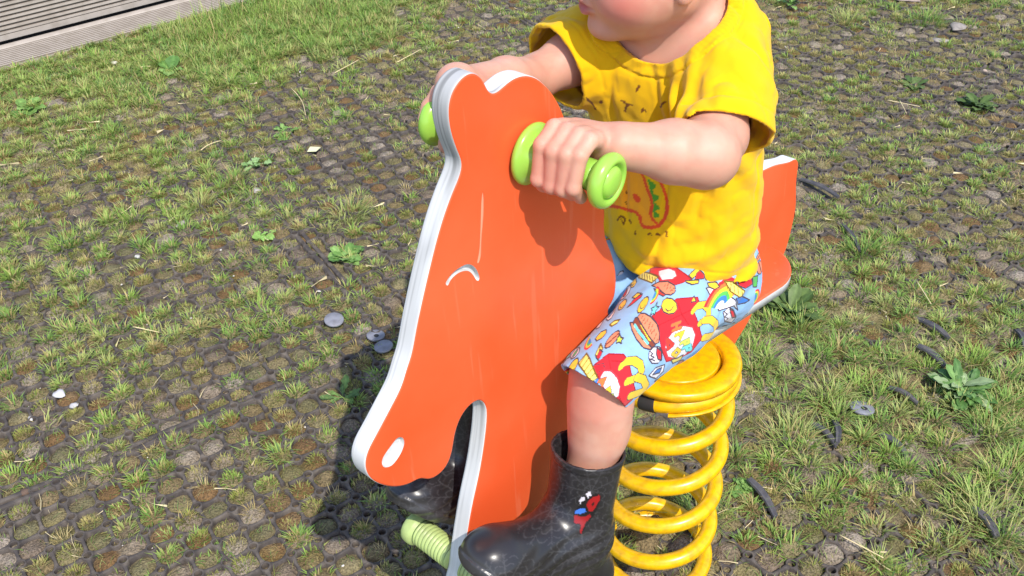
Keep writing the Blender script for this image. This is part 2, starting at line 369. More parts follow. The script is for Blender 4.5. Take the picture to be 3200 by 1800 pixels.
# plate, clamp ring and coil spring
Uw = U
raw('mounting_plate', *lathe(w1((-.006, 0, 0)), Uw, [(-.014, .060), (-.004, .062), (-.001, .0615), (0, .060), (.0004, .045), (.0006, 0)], 64), M['yellow'], rocker)
raw('clamp_ring', *lathe(w1((-.006, 0, 0)), Uw, [(-.006, .0655), (-.001, .066), (.0015, .068), (.0022, .071), (.0015, .088), (-.0005, .0915), (-.005, .093), (-.012, .0915), (-.014, .087), (-.012, .066), (-.006, .0655)], 72), M['yellow'], rocker)
raw('plate_underside', *lathe(w1((-.006, 0, 0)), Uw, [(-.030, .066), (-.026, .067), (-.012, .067)], 48), M['dark'], rocker)
R, r = .0805, .0118
pitch = .077; u_top = -.014; u_bot = GROUND_U+.004; th_top = math.radians(200)
turns_act = .439+(-.023-u_bot)/pitch
def coil_u(k):                              # k turns down from the top
    return -.023-pitch*(k-.439) if k > .439 else -.023+.020*(.439-k)
ks = np.linspace(0, turns_act+.75, 420)
path = []
for k in ks:
    th = th_top-2*np.pi*k
    path.append((-.006*(1-k/6)+R*math.cos(th), R*math.sin(th), max(coil_u(k), u_bot)))
spring = raw('coil_spring', *tube(W(path), r, 22), M['yellow'], rocker)
def coil_seg(k0, k1, rad, m=40): 
    kk = np.linspace(k0, k1, m)
    return tube(W([(-.006*(1-k/6)+R*math.cos(th_top-2*np.pi*k), R*math.sin(th_top-2*np.pi*k), coil_u(k)) for k in kk]), rad, 22)
raw('spring_lug', *coil_seg(.505, .545, r*1.10), M['dark'], spring)
# lower flange under the first turn
kk = np.linspace(.02, .47, 60); a = th_top-2*np.pi*kk; cu_ = np.array([coil_u(k) for k in kk])
V = np.concatenate([W(np.c_[-.006+q*np.cos(a), q*np.sin(a), cu_+h]) for q, h in ((.080, -.0125), (.0945, -.0085), (.0948, -.0115), (.080, -.0145))])
Fc = [(x*60+i, x*60+i+1, ((x+1) % 4)*60+i+1, ((x+1) % 4)*60+i) for x in range(4) for i in range(59)]
raw('spring_retainer', V, Fc, M['yellow'], rocker)
# ================================================================== CHILD
person = empty('person', W((0, 0, .09))[0], 'toddler in yellow T-shirt and printed shorts riding the orange rocker', 'person')
def V3(*a): return np.array(a, float)
# ---- joints in the rocker frame (forward, side, up)
SHN = V3(.058, .062, .485); ELN = np.array((0.1985,0.138,0.4266)); WRN = np.array((0.2662,0.086,0.4439))
SHF = V3(.075, -.090, .455); ELF = np.array((0.174,-0.108,0.4346)); WRF = np.array((0.3335,-0.066,0.4842))
HIP = V3(-.005, .042, .157); KNN = np.array((0.2764,0.085,0.168)); ANN = np.array((0.3146,0.088,-0.0457))
KNF = KNN*[1, -1, 1]; ANF = np.array((0.3531,-0.078,-0.02985))
# ---- hands gripping the bar
def hand(S, sd, wr, shift=0.):
    b = HAX*sd; hc = on_axis(sd*.0)                     # bar direction outwards
    e1 = V3(1, 0, 0)-b*b[0]; e1 /= np.linalg.norm(e1); e2 = np.cross(b, e1)*sd
    if e2[2] < 0: e2 = -e2
    def pol(x, ang, rad):                               # x along the bar from the board centre
        q = on_axis(0)+b*x; a = math.radians(ang); return q+rad*(math.cos(a)*e1+math.sin(a)*e2)
    xs = [.0405, .0545, .0680, .0800]; rr = [.0086, .0091, .0088, .0076]; ln = [0, 6, 2, -10]
    for i, x in enumerate(xs):
        x = x+shift
        if shift > 0 and i == 3: continue
        mcp = pol(x*.92+.005, 128, .0335); pip = pol(x, 52-ln[i]*.5, .0305); dip = pol(x+.0005, -22-ln[i], .0248); tip = pol(x+.001, -72-ln[i], .0234)
        mid = pol(x, 90, .0345)
        S.chain([mcp, mid, pip, dip, tip], [rr[i]*1.12, rr[i]*1.06, rr[i]*1.04, rr[i]*.95, rr[i]*.86], k=.0028)
        S.ell(mid*.5+mcp*.5+e2*.002, (.0072, .0072, .0072), k=.006)
    if shift > 0:                                       # outer finger draped over the end knob
        Q = [np.array(q) for q in ((0.321,-0.088,0.4755), (0.3297,-0.098,0.4669), (0.3389,-0.104,0.4527), (0.3463,-0.104,0.4412))]
        S.chain(Q, [.0085, .0078, .0072, .0062], k=.003)
        S.cap(pol(.088, 150, .036), Q[0], .0105, .0088, k=.008)
    # palm
    pa = pol(.044+shift, 150, .036); pb = pol(.074+shift*1.2, 158, .036)
    S.cap(pa, pb, .0138, .0125, k=.006)
    k1 = pol(.043+shift, 122, .033); k2 = pol(.077+shift, 126, .031)
    S.cap(k1, k2, .0092, .0085, k=.006)
    S.cap(pa, wr, .0130, .0165, k=.010); S.cap(pb, wr, .0125, .0165, k=.010)
    S.cap((pa+pb)/2, wr, .0150, .0175, k=.012)
    # thumb: leaves the side of the palm, passes beneath the bar
    t0 = pol(.046+shift, 176, .036); t1 = pol(.036+shift, 215, .030); t2 = pol(.036+shift, 265, .0255); t3 = pol(.040+shift, 305, .0245)
    S.chain([t0, t1, t2, t3], [.0100, .0090, .0080, .0068], k=.005)
VOX = .0016
B = Solid((-.13, -.21, -.21), (.50, .22, .80), VOX)
# trunk
B.cap((0, 0, .16), (.02, 0, .28), .05, .06, k=.03)
for sd in (1, -1):
    B.cap((.004, .03*sd, .150), (.032, .03*sd, .38), .042, .05, k=.03)
    B.cap((.055, .03*sd, .40), (.07, .062*sd, .455), .050, .040, k=.03)
B.cap((.052, 0, .37), (.065, 0, .44), .062, .05, k=.03); B.cap((.030, -.02, .485), (.030, .035, .497), .036, k=.03)
B.cap((.068, -.06, .460), (.064, .06, .480), .034, k=.03)
# arms
SLN = np.array((0.1454,0.118,0.4299)); B.chain([SHN, SHN*.4+SLN*.6, SLN*.75+ELN*.25, ELN], [.0310, .0305, .0315, .0310], k=.012)
fm = ELN*.62+WRN*.38
B.chain([ELN, fm, WRN*.8+ELN*.2, WRN], [.0310, .0300, .0215, .0190], k=.010)
B.ell(ELN+V3(-.006, .004, -.004), (.026, .026, .026), k=.01)
B.chain([SHF, SHF*.5+ELF*.5, ELF], [.0345, .029, .0240], k=.012)
B.chain([ELF, ELF*.6+WRF*.4, WRF], [.0245, .0240, .0170], k=.010)
hand(B, 1, WRN); hand(B, -1, WRF, .004)
# legs
for kn, an, sd in ((KNN, ANN, 1), (KNF, ANF, -1)):
    hp = HIP*[1, sd, 1]
    B.chain([hp, hp*.5+kn*.5, kn], [.046, .040, .0305], k=.02)
    ca_ = np.array((0.2773,0.087,0.09796)) if sd > 0 else kn*.66+an*.34+V3(-.008, 0, 0)
    B.chain([kn, kn*.5+ca_*.5, ca_, ca_*.4+an*.6, an], [.0310, .0325, .0310, .0275, .0235], k=.02)
# neck and head
HC = np.array((.089, -.004, .596)); yaw = math.radians(-44); pit = math.radians(-7)
hf = V3(math.cos(yaw)*math.cos(pit), math.sin(yaw)*math.cos(pit), math.sin(pit))
hl = np.cross(V3(0, 0, 1), hf); hl /= np.linalg.norm(hl); hu = np.cross(hf, hl)
AX = (hf, hl, hu)
def H(f, l, t): return HC+f*hf+l*hl+t*hu
B.cap((.060, 0, .455), H(-.018, 0, -.055), .043, .044, k=.022)
B.ell(H(-.012, 0, .035), (.098, .077, .084), AX, k=.02)
B.ell(H(.030, 0, -.030), (.062, .062, .070), AX, k=.03)
for sd in (1, -1):
    B.ell(H(.038, .036*sd, -.046), (.042, .034, .036), AX, k=.02)     # cheek
    B.cap(H(.000, .046*sd, -.048), H(.055, .012*sd, -.077), .026, .019, k=.018)   # jaw
    B.ell(H(-.010, .077*sd, -.018), (.017, .008, .027), AX, k=.005)  # ear
    B.ell(H(-.006, .080*sd, -.012), (.010, .007, .017), AX, k=.004, op='sub')
    B.ell(H(-.004, .076*sd, -.045), (.009, .0068, .010), AX, k=.005)  # lobe
    B.ell(H(.079, .031*sd, .004), (.020, .018, .011), AX, k=.012, op='sub')
    B.ell(H(.072, .031*sd, .004), (.0145, .0150, .0135), AX, k=.004)
B.ell(H(.068, 0, -.088), (.020, .024, .016), AX, k=.014)         # chin
B.ell(H(.026, 0, -.078), (.040, .036, .018), AX, k=.02)         # soft under the chin
B.cap(H(.092, 0, .004), H(.103, 0, -.026), .007, .0095, k=.010)
for sd in (1, -1): B.ell(H(.096, .009*sd, -.029), (.008, .0075, .006), AX, k=.005)
B.ell(H(.083, 0, -.056), (.014, .026, .014), AX, k=.01)
B.cap(H(.0925, -.013, -.0535), H(.0925, .013, -.0535), .0048, k=.004)
B.cap(H(.0900, -.011, -.0655), H(.0900, .011, -.0655), .0056, k=.004)
B.cap(H(.101, -.012, -.0598), H(.101, .012, -.0598), .0055, k=.004, op='sub')
for sd in (1, -1): B.cap(H(.097, .012*sd, -.0598), H(.083, .027*sd, -.0620), .0040, .0012, k=.004, op='sub')
# dimples above the knuckles and folds
me, P = B.mesh('body')
def head_loc(P): d = P-HC; return d@hf, d@hl, d@hu
f_, l_, t_ = head_loc(P)
skin = np.array(lin(202, 150, 128)); pink = np.array(lin(206, 112, 100)); lip = np.array(lin(172, 80, 84))
col = np.tile(skin, (len(P), 1)); col *= (.94+.12*vnoise(P, 60, 3))[:, None]; mt = sstep(.45, .72, vnoise(P, 95, 6, 4))[:, None]*.28; col = col*(1-mt)+np.array(lin(200, 128, 112))*mt; mt = sstep(.52, .75, vnoise(P, 38, 7, 3))[:, None]*.25; col = col*(1-mt)+np.array(lin(214, 176, 156))*mt
def blend(mask, c): 
    global col
    col = col*(1-mask[:, None])+np.asarray(c)*mask[:, None]
for sd in (1, -1): blend(.95*np.exp(-((f_-.055)**2/.022**2+(l_-.052*sd)**2/.03**2+(t_+.048)**2/.020**2)), pink)
blend(.95*np.exp(-((t_+.060)**2/.0105**2+np.maximum(np.abs(l_)-.014, 0)**2/.007**2))*(f_ > .078), lip)
for wr in (WRN, WRF):
    d = np.linalg.norm(P-(on_axis(.055*np.sign(wr[1]))), axis=1); blend(.45*sstep(.045, .02, d), pink)
for kn in (KNN, KNF): blend(.35*sstep(.06, .02, np.linalg.norm(P-kn-V3(.02, 0, -.01), axis=1)), pink)
set_col(me, col)
body = link('body', me, M['skin'], person)
for sd in (1, -1):
    e = raw('eye', *lathe(w1(H(.066, .031*sd, .004)), wd(hf), [(.0145*math.cos(x), .0145*math.sin(x)) for x in np.linspace(3.14, 0, 14)], 24), M['eye'], person)
    vv = np.array([v.co for v in e.data.vertices])+0; loc = np.tile(np.arange(14)/13., (24, 1)).T.ravel()
    set_col(e.data, np.where(loc[:, None] > .93, .01, np.where(loc[:, None] > .82, np.array([[.08, .05, .03]]), .8)))
    bw = W(np.array([H(.090+.004*q-.012*q*q, (.018+.026*q)*sd, .023+.006*q-.008*q*q) for q in np.linspace(0, 1, 9)]))
    raw('eyebrow', *tube(bw, .0018, 8), M['hair'], person)
# hair
HS = Solid(HC-.14, HC+.15, .0025)
HS.ell(H(-.016, 0, .042), (.102, .083, .088), AX, k=0)
g = HS.pts(); f3 = (g[0]-HC[0])*hf[0]+(g[1]-HC[1])*hf[1]+(g[2]-HC[2])*hf[2]; t3 = (g[0]-HC[0])*hu[0]+(g[1]-HC[1])*hu[1]+(g[2]-HC[2])*hu[2]
l3 = (g[0]-HC[0])*hl[0]+(g[1]-HC[1])*hl[1]+(g[2]-HC[2])*hl[2]
cut = f3*.75-(t3-.040)*.62-.028
HS.a = np.maximum(HS.a, cut); HS.a = np.maximum(HS.a, -(t3+.005))
HS.a = np.maximum(HS.a, -(np.sqrt((f3+.008)**2+(t3+.018)**2*.8)-.026)*(np.abs(l3) > .05)-.05*(np.abs(l3) <= .05))
HS.a += .003*np.sin(160*l3+30*f3)*np.sin(90*f3+40*t3)
hm, hp_ = HS.mesh('hair'); link('hair', hm, M['hair'], person)

# ------------------------------------------------------------------ T-shirt
S = Solid((-.13, -.19, .10), (.25, .20, .56), .0017)
hemc = V3(.0, 0, .162)
S.cap((-.002, 0, .09), (.012, 0, .30), .068, .080, k=.03)
for sd in (1, -1):
    S.cap((.005, .042*sd, .09), (.038, .040*sd, .38), .0635, .062, k=.03)
S.ell((.045, 0, .22), (.070, .085, .09), k=.03)                 # belly
S.cap((.060, -.04, .405), (.060, .04, .405), .066, k=.03)
S.cap((.066, -.070, .456), (.060, .054, .486), .042, k=.025); S.cap((.076, -.050, .436), (.072, .056, .452), .050, k=.03); S.cap((.032, -.04, .47), (.030, .032, .488), .044, k=.03)
SLN = np.array((0.1334,0.118,0.4277)); SLF = SHF*.30+ELF*.70
S.chain([SHN+V3(-.004, -.006, .0), SHN*.5+SLN*.5, SLN, SLN+(ELN-SLN)*.42], [.039, .0415, .0425, .0420], k=.03)
S.chain([SHF+V3(-.004, .006, .002), SHF*.6+ELF*.4, SLF+(ELF-SHF)*.15], [.048, .048, .049], k=.022)
g = S.pts(); gx, gy, gz = g
full = np.stack(np.broadcast_arrays(gx, gy, gz), -1).reshape(-1, 3)
near = np.abs(S.a.ravel()) < .014
w = np.zeros(len(full), np.float32); Q = full[near]
# cloth folds: drapes near the hem, pulls from armpit to collar
fold = .0085*(vnoise(Q*[1, 1, .45], 24, 11, 2)-.5)+.004*(vnoise(Q*[.6, 1, 1], 60, 12, 2)-.5)
hem_amt = sstep(.28, .19, Q[:, 2])
fold += hem_amt*.0055*np.sin(Q[:, 2]*150+3.2*np.sin(Q[:, 1]*28)+Q[:, 0]*35+1.5)*(.4+.6*vnoise(Q, 14, 5, 1))
pull = np.exp(-((Q[:, 1]-.075)**2/.035**2))*np.exp(-((Q[:, 2]-.42)**2/.06**2))*(Q[:, 0] > .03)
fold += .0065*pull*np.sin(Q[:, 1]*210+Q[:, 2]*95)
pull2 = np.exp(-((Q[:, 1]-.1)**2/.05**2))*np.exp(-((Q[:, 2]-.40)**2/.06**2))
fold += .0055*pull2*np.sin(Q[:, 2]*130-Q[:, 0]*120+Q[:, 1]*40)
rid = np.abs(vnoise(Q*[1.2, 1, .55]+[0, 0, .3], 19, 14, 2)-.5); fold += .030*(.10-np.minimum(rid, .10))-.0012; rid2 = np.abs(vnoise(Q*[1, 1.3, .8]+[.5, 0, 0], 42, 15, 2)-.5); fold += .007*(.10-np.minimum(rid2, .10))-.0003
w[near] = fold; w = w.reshape(S.a.shape)
outer = S.a+w
sea = np.abs(gy-.062*0-.055+0*gx+0*gz)                              # side seam on the near flank
inner = outer+.0037; base_in = inner
# openings
NC = V3(.104, .004, .529); nx, ny, nz = (gx-NC[0]), gy-NC[1], (gz-NC[2])
ca, sa = math.cos(.62), math.sin(.62)
nf = nx*ca-nz*sa*-1*-1; nfz = nx*sa+nz*ca
neck = (np.sqrt((nx/.070)**2+(ny/.073)**2+(nz/.064)**2)-1)*.066
hemd = (hemc[2]-.028*np.clip(-gx/.1, -1, 1)-gz)+.10*0*gx
hemd = .180+.15*gx-.003*np.sin(gy*60)-gz
def axis_d(p, d):
    d = d/np.linalg.norm(d); t = np.clip((gx-p[0])*d[0]+(gy-p[1])*d[1]+(gz-p[2])*d[2], -.02, .15)
    return np.sqrt((gx-p[0]-t*d[0])**2+(gy-p[1]-t*d[1])**2+(gz-p[2]-t*d[2])**2)
def plane(p, n): n = n/np.linalg.norm(n); return (gx-p[0])*n[0]+(gy-p[1])*n[1]+(gz-p[2])*n[2]
cutN = plane(SLN+(ELN-SLN)*.20, (ELN-SLN)*.5+(SLN-SHN)*.8+V3(-.02, 0, -.03)); nearN = axis_d(SLN, ELN-SHN)-.056
cutF = plane(SLF, ELF-SHF); nearF = axis_d(SLF, ELF-SHF)-.064
band = np.minimum(np.minimum(np.abs(neck-.011)-.0, 1), 1)
outer = outer-.0018*(neck < .0145)+.0013*np.exp(-((neck-.0155)/.0018)**2)
hb = np.where(nearN < 0, -cutN, 1); hb2 = np.where(nearF < 0, -cutF, 1); hb3 = -hemd
for q in (hb, hb2): outer = outer+.0012*np.exp(-((q-.019)/.0016)**2)
outer = outer+.0011*np.exp(-((hb3-.017)/.0016)**2)
res = np.maximum(outer, -base_in)
res = np.maximum(res, -neck); res = np.maximum(res, hemd)
res = np.maximum(res, np.where(nearN < 0, np.minimum(cutN, -nearN+.0), -.05)); res = np.maximum(res, np.where(nearF < 0, np.minimum(cutF, -nearF), -.05))
S.a = res.astype(np.float32)
me, P = S.mesh('t_shirt')
yel = np.array(lin(226, 176, 8)); col = np.tile(yel, (len(P), 1))
# rib texture of the collar
nd = (np.sqrt(((P[:, 0]-NC[0])/.070)**2+((P[:, 1]-NC[1])/.073)**2+((P[:, 2]-NC[2])/.064)**2)-1)*.066
ang = np.arctan2(P[:, 1], P[:, 0]-NC[0])
rib = (nd < .0145)*(np.sin(ang*110) > .3); col[rib] *= .93
# faded print on the chest, drawn in the (side, up) plane of the cloth
front = (P[:, 0] > .05); DC = np.array((.711, .428, .557)); t_ = (.115-P[:, 0])/DC[0]; Y, Z = P[:, 1]+t_*DC[1], P[:, 2]+t_*DC[2]
def paint(poly, c, edge=None, ew=.0012):
    global col
    ins, d = in_poly(Y, Z, poly)
    if c is not None: col[front & ins] = c
    if edge is not None: col[front & (d < ew)] = edge
def stroke(pl, c, wd_):
    col[front & (line_dist(Y, Z, pl) < wd_)] = c
red = lin(226, 78, 34); org = lin(246, 160, 30); grn = lin(84, 150, 40); brn = lin(120, 70, 20)
paint([(-0.03891,0.2749),(-0.02215,0.2777),(0.0009203,0.2798),(0.006979,0.2753),(0.008328,0.2683),(0.01354,0.2643),(0.02461,0.2678),(0.0336,0.275),(0.0249,0.2835),(0.02151,0.2954),(0.01927,0.3091),(0.01415,0.3174),(0.006872,0.3291),(-0.0003826,0.3408),(-0.01458,0.3376),(-0.03621,0.316)], org)
for pl in ([(0.01315,0.3298),(0.02114,0.3283),(0.02681,0.326),(0.02195,0.3186),(0.02395,0.3136),(0.0318,0.3135),(0.0314,0.3091),(0.02477,0.3039),(0.03214,0.3007),(0.03403,0.2971),(0.02662,0.2915),(0.03312,0.2895),(0.03273,0.2849),(0.02657,0.2826),(0.02217,0.2971),(0.02035,0.3095)],): paint(pl, grn)
stroke([(-0.04059,0.2743),(-0.02215,0.2777),(0.0009203,0.2798),(0.006979,0.2753),(0.008328,0.2683),(0.01354,0.2643),(0.02463,0.2675),(0.03373,0.2735),(0.04062,0.285),(0.04412,0.2979),(0.04339,0.3091),(0.03983,0.3192),(0.03435,0.3286),(0.02825,0.3363)], red, .0024)
stroke([(0.003241,0.335),(0.008527,0.3283),(0.01427,0.316),(0.01969,0.3078),(0.02294,0.2974),(0.02066,0.2863),(0.02526,0.2792),(0.03187,0.2765)], red, .0022)
paint([(-0.007173,0.3012),(-0.004144,0.3045),(0.0007586,0.304),(0.005016,0.3011),(0.004922,0.296),(0.00152,0.2937),(-0.003475,0.2952)], red)
for pl in ([(0.002,0.2538),(0.002058,0.2485)], [(0.02074,0.2558),(0.02286,0.2596),(0.02539,0.2584)], [(0.03194,0.2609),(0.03427,0.2636),(0.03665,0.262)], [(0.04585,0.2708),(0.04714,0.2654)], [(-0.02215,0.2644),(-0.01572,0.2562),(-0.01467,0.2657),(-0.02142,0.2662),(-0.02601,0.2584)], [(-0.00795,0.2652),(-0.006123,0.2629)], [(-0.01628,0.3024),(-0.01586,0.3011)], [(-0.01564,0.2879),(-0.01504,0.2863)],
           [(-0.00738,0.4224),(-0.003846,0.4298)], [(0.02663,0.4149),(0.03102,0.4215)], [(-0.02557,0.4069),(-0.01838,0.4043),(-0.01151,0.4056)], [(-0.01834,0.4037),(-0.02049,0.3964)], [(-0.07293,0.3916),(-0.06714,0.3911),(-0.06284,0.3869)], [(-0.05598,0.3963),(-0.05394,0.3976)], [(0.001822,0.4015),(0.00375,0.406),(0.007707,0.4039)]):
    stroke(pl, brn, .0013)
set_col(me, col)
shirt = link('t_shirt', me, M['shirt'], person)

# ------------------------------------------------------------------ shorts
S = Solid((-.15, -.17, .04), (.33, .17, .26), .0017)
S.cap((.0, -.028, .150), (.0, .030, .150), .059, k=.03); S.cap((-.022, -.03, .132), (-.022, .038, .132), .056, k=.03)
S.cap((.006, -.028, .195), (.006, .03, .195), .056, k=.03)
ends = []
for kn, sd in ((KNN, 1), (KNF, -1)):
    hp = HIP*[1, sd, 1]; ke = hp+(kn-hp)*1.18+V3(0, 0, -.003)
    S.chain([hp, hp*.55+kn*.45, ke], [.058, .052, .0395], k=.025); ends.append((hp, kn))
g = S.pts(); gx, gy, gz = g
full = np.stack(np.broadcast_arrays(gx, gy, gz), -1).reshape(-1, 3); near = np.abs(S.a.ravel()) < .014; Q = full[near]
fold = .006*(vnoise(Q*[.5, 1, 1], 24, 31, 2)-.5)+.0025*(vnoise(Q, 70, 32, 2)-.5)
hipf = np.exp(-((Q[:, 0]-.05)**2/.05**2)-((Q[:, 2]-.19)**2/.035**2)); fold += .006*hipf*np.sin(Q[:, 2]*170+Q[:, 0]*70)
w = np.zeros(len(full), np.float32); w[near] = fold; w = w.reshape(S.a.shape)
outer = S.a+w; inner = outer+.0035; res = np.maximum(outer, -inner)
for hp, kn in ends:
    qa = np.array((0.3268,0.085,0.2193)); qb = np.array((0.2136,0.085,0.07407)); n = np.cross(qb-qa, V3(0, 1, 0)); n *= np.sign(n[0])/np.linalg.norm(n); c = (qa+qb)/2*[1, np.sign(kn[1]), 1]+n*.006
    cut = (gx-c[0])*n[0]+(gy-c[1])*n[1]+(gz-c[2])*n[2]; side = np.broadcast_to(gy*np.sign(c[1]) > -.005, res.shape)
    res = np.where(side, np.maximum(res, cut), res)
res = np.maximum(res, gz-.235)
# keep the cloth clear of the saddle edge of the board
S.a = res.astype(np.float32)
me, P = S.mesh('shorts')
bm = bmesh.new(); bm.from_mesh(me); bmesh.ops.subdivide_edges(bm, edges=bm.edges[:], cuts=1, use_grid_fill=True); bm.to_mesh(me); bm.free()
co = np.zeros(len(me.vertices)*3, np.float32); me.vertices.foreach_get('co', co); co = co.reshape(-1, 3)-P0
P = np.c_[co@F, co@N, co@U]
far = P[:, 1] < -.035; PN = np.where(far, -P[:, 1], P[:, 1]); DC = np.array((.711, .428, .557)); t_ = (.1-PN)/DC[1]; X, Z = P[:, 0]+t_*DC[0], P[:, 2]+t_*DC[2]
X[far] = X[far]-.045; Z[far] = Z[far]+.02                       # the far leg carries the same print, shifted
blue = np.array(lin(140, 178, 216)); col = np.tile(blue, (len(P), 1)); col *= (.97+.06*vnoise(P, 90, 41))[:, None]
ink = lin(70, 58, 70)
def paint(poly, c, edge=ink, ew=.0009):
    ix = box_ix(poly, ew); ins, d = in_poly(X[ix], Z[ix], poly); col[ix[ins]] = c
    if edge is not None: col[ix[d < ew]] = edge
def box_ix(p, m):
    p = np.asarray(p); lo, hi = p.min(0)-m, p.max(0)+m
    return np.flatnonzero((X > lo[0]) & (X < hi[0]) & (Z > lo[1]) & (Z < hi[1]))
def stroke(pl, c, hw, edge=ink, ew=.0009):
    ix = box_ix(pl, hw+ew); d = line_dist(X[ix], Z[ix], pl)
    if edge is not None: col[ix[d < hw+ew]] = edge
    col[ix[d < hw]] = c
def oval(c, rx, rz, rot, m=22):
    a = np.linspace(0, 2*np.pi, m, endpoint=False); r = math.radians(rot)
    return np.c_[c[0]+rx*np.cos(a)*math.cos(r)-rz*np.sin(a)*math.sin(r), c[1]+rx*np.cos(a)*math.sin(r)+rz*np.sin(a)*math.cos(r)]
RED = lin(212, 42, 52); YEL = lin(228, 190, 56); WHT = lin(214, 212, 220); BUN = lin(212, 132, 100); PAT = lin(128, 62, 48)
LIM = lin(206, 222, 90); TEA = lin(110, 200, 200); ORG = lin(240, 112, 60); GRN = lin(86, 178, 84); BLU = lin(60, 120, 200); FRY = lin(236, 214, 110)
def arches(pl): stroke(pl, YEL, .0046)
def fries(poly, pl):
    paint(poly, FRY, lin(110, 84, 30), .001)
    for q in pl: stroke(q, lin(120, 92, 30), .0008, None)
# boxes, arches, ovals
paint([(0.2116,0.2247),(0.1838,0.2261),(0.1644,0.2243),(0.1187,0.2038),(0.1134,0.1932),(0.1251,0.1888),(0.1106,0.1628),(0.09846,0.1351),(0.1183,0.1264),(0.1427,0.1302),(0.1701,0.1412),(0.1813,0.163),(0.1885,0.1811),(0.1942,0.2011)], RED, lin(150, 30, 40))
stroke([(0.1944,0.2032),(0.149,0.1948),(0.1284,0.1915)], lin(160, 30, 40), .0007, None); stroke([(0.1605,0.2165),(0.149,0.1948),(0.1311,0.1713)], lin(160, 30, 40), .0007, None)
paint([(0.1759,0.1641),(0.1722,0.1744),(0.1596,0.179),(0.142,0.1759),(0.1226,0.1638),(0.1143,0.1489),(0.1178,0.1326),(0.1321,0.1286),(0.152,0.1343),(0.168,0.1463)], WHT, lin(190, 60, 70))
paint([(0.1955,0.23),(0.1931,0.2365),(0.185,0.2359),(0.1732,0.2286),(0.1635,0.218),(0.16,0.2083),(0.1659,0.205),(0.1776,0.2097),(0.1888,0.2185)], YEL)
stroke([(0.1853,0.221),(0.1796,0.2151),(0.1725,0.2131),(0.1693,0.216)], ink, .0008, None)
arches([(0.1249,0.1877),(0.1166,0.1906),(0.1023,0.1852),(0.09132,0.1739),(0.08952,0.1635),(0.09669,0.1609),(0.1074,0.1615)]); arches([(0.09989,0.1619),(0.08324,0.154),(0.06995,0.1407),(0.06694,0.1293),(0.07517,0.126),(0.09529,0.1345)])
paint([(0.1317,0.2032),(0.1269,0.2099),(0.1208,0.1988)], YEL)
# letters of the two words
def letters(items):
    for pls, c in items:
        for p in pls: stroke(p, ink, .0029, None)
        for p in pls: stroke(p, c, .0021, None)
letters([(([(0.1671,0.189),(0.1504,0.1848)], [(0.164,0.1803),(0.1469,0.1758)], [(0.1586,0.1866),(0.1552,0.1781)]), ORG),
 (([(0.1575,0.1703),(0.1406,0.1663)], [(0.1406,0.1663),(0.1467,0.1588)], [(0.1486,0.1677),(0.1438,0.1624)]), YEL),
 (([(0.1444,0.1523),(0.1284,0.1494)], [(0.1284,0.1494),(0.1262,0.1425),(0.1347,0.146),(0.1374,0.1507)]), LIM),
 (([(0.1385,0.1422),(0.1231,0.1381)], [(0.1231,0.1381),(0.1202,0.1307),(0.1291,0.1345),(0.1314,0.14)]), TEA),
 (([(0.1737,0.1732),(0.1596,0.1584)], [(0.1596,0.1584),(0.1689,0.1579)], [(0.1737,0.1732),(0.1689,0.1579)]), lin(226, 60, 50)),
 (([(0.1594,0.1462),(0.151,0.1481),(0.1441,0.1406),(0.1511,0.138),(0.1587,0.1454)],), YEL)])
# burger
paint([(0.2555,0.2378),(0.2498,0.2352),(0.2381,0.2182),(0.2233,0.1997),(0.2009,0.1773),(0.2062,0.177),(0.2192,0.1861),(0.237,0.2071),(0.2488,0.2249)], BUN)
paint([(0.2497,0.2348),(0.2464,0.2396),(0.2386,0.2366),(0.2223,0.2148),(0.2038,0.1913),(0.1955,0.1778),(0.2022,0.1772),(0.2204,0.1972),(0.2352,0.2148)], PAT)
paint([(0.2396,0.2337),(0.2328,0.2294),(0.2224,0.2158),(0.2247,0.2131)], RED, None); paint([(0.2335,0.2235),(0.2223,0.2148),(0.2018,0.1852),(0.2105,0.1909)], YEL, None)
stroke([(0.2447,0.2293),(0.2354,0.2168),(0.2266,0.2064),(0.2114,0.1874)], TEA, .0016, None)
paint([(0.242,0.2383),(0.2377,0.2408),(0.2284,0.2367),(0.2127,0.2233),(0.199,0.2075),(0.1907,0.1903),(0.1901,0.1779),(0.1965,0.1789),(0.2095,0.1943),(0.2218,0.2107),(0.2323,0.2248)], BUN)
for x in ([(0.2314,0.2339),(0.2263,0.2284),(0.2193,0.2238),(0.223,0.2219),(0.2132,0.2159),(0.2073,0.2099),(0.214,0.2115),(0.2023,0.2014),(0.2062,0.2005),(0.1973,0.1928),(0.1995,0.189),(0.1935,0.1838),(0.2287,0.2267),(0.2094,0.2051)]): stroke([x, (x[0]+.0012, x[1]-.0018)], lin(120, 60, 40), .0008, None)
st = [(0.2712,0.2306),(0.2683,0.2247),(0.2622,0.2206),(0.2664,0.2199),(0.2647,0.2147),(0.2703,0.22),(0.2758,0.221),(0.2746,0.2244),(0.2789,0.2299),(0.2734,0.2275)]; paint(st, lin(196, 214, 70))
# fries cup / swirl
paint([(0.2068,0.1749),(0.198,0.1762),(0.1878,0.171),(0.1804,0.1605),(0.1797,0.1497),(0.1865,0.1482),(0.1983,0.1549),(0.2057,0.1652)], WHT)
paint([(0.1921,0.1719),(0.1827,0.1627),(0.1801,0.1489),(0.1871,0.1538),(0.192,0.1648)], RED)
stroke([(0.2051,0.174),(0.1984,0.1672),(0.2033,0.1679),(0.1948,0.1606),(0.2019,0.1624),(0.1928,0.1549)], ink, .0007, None)
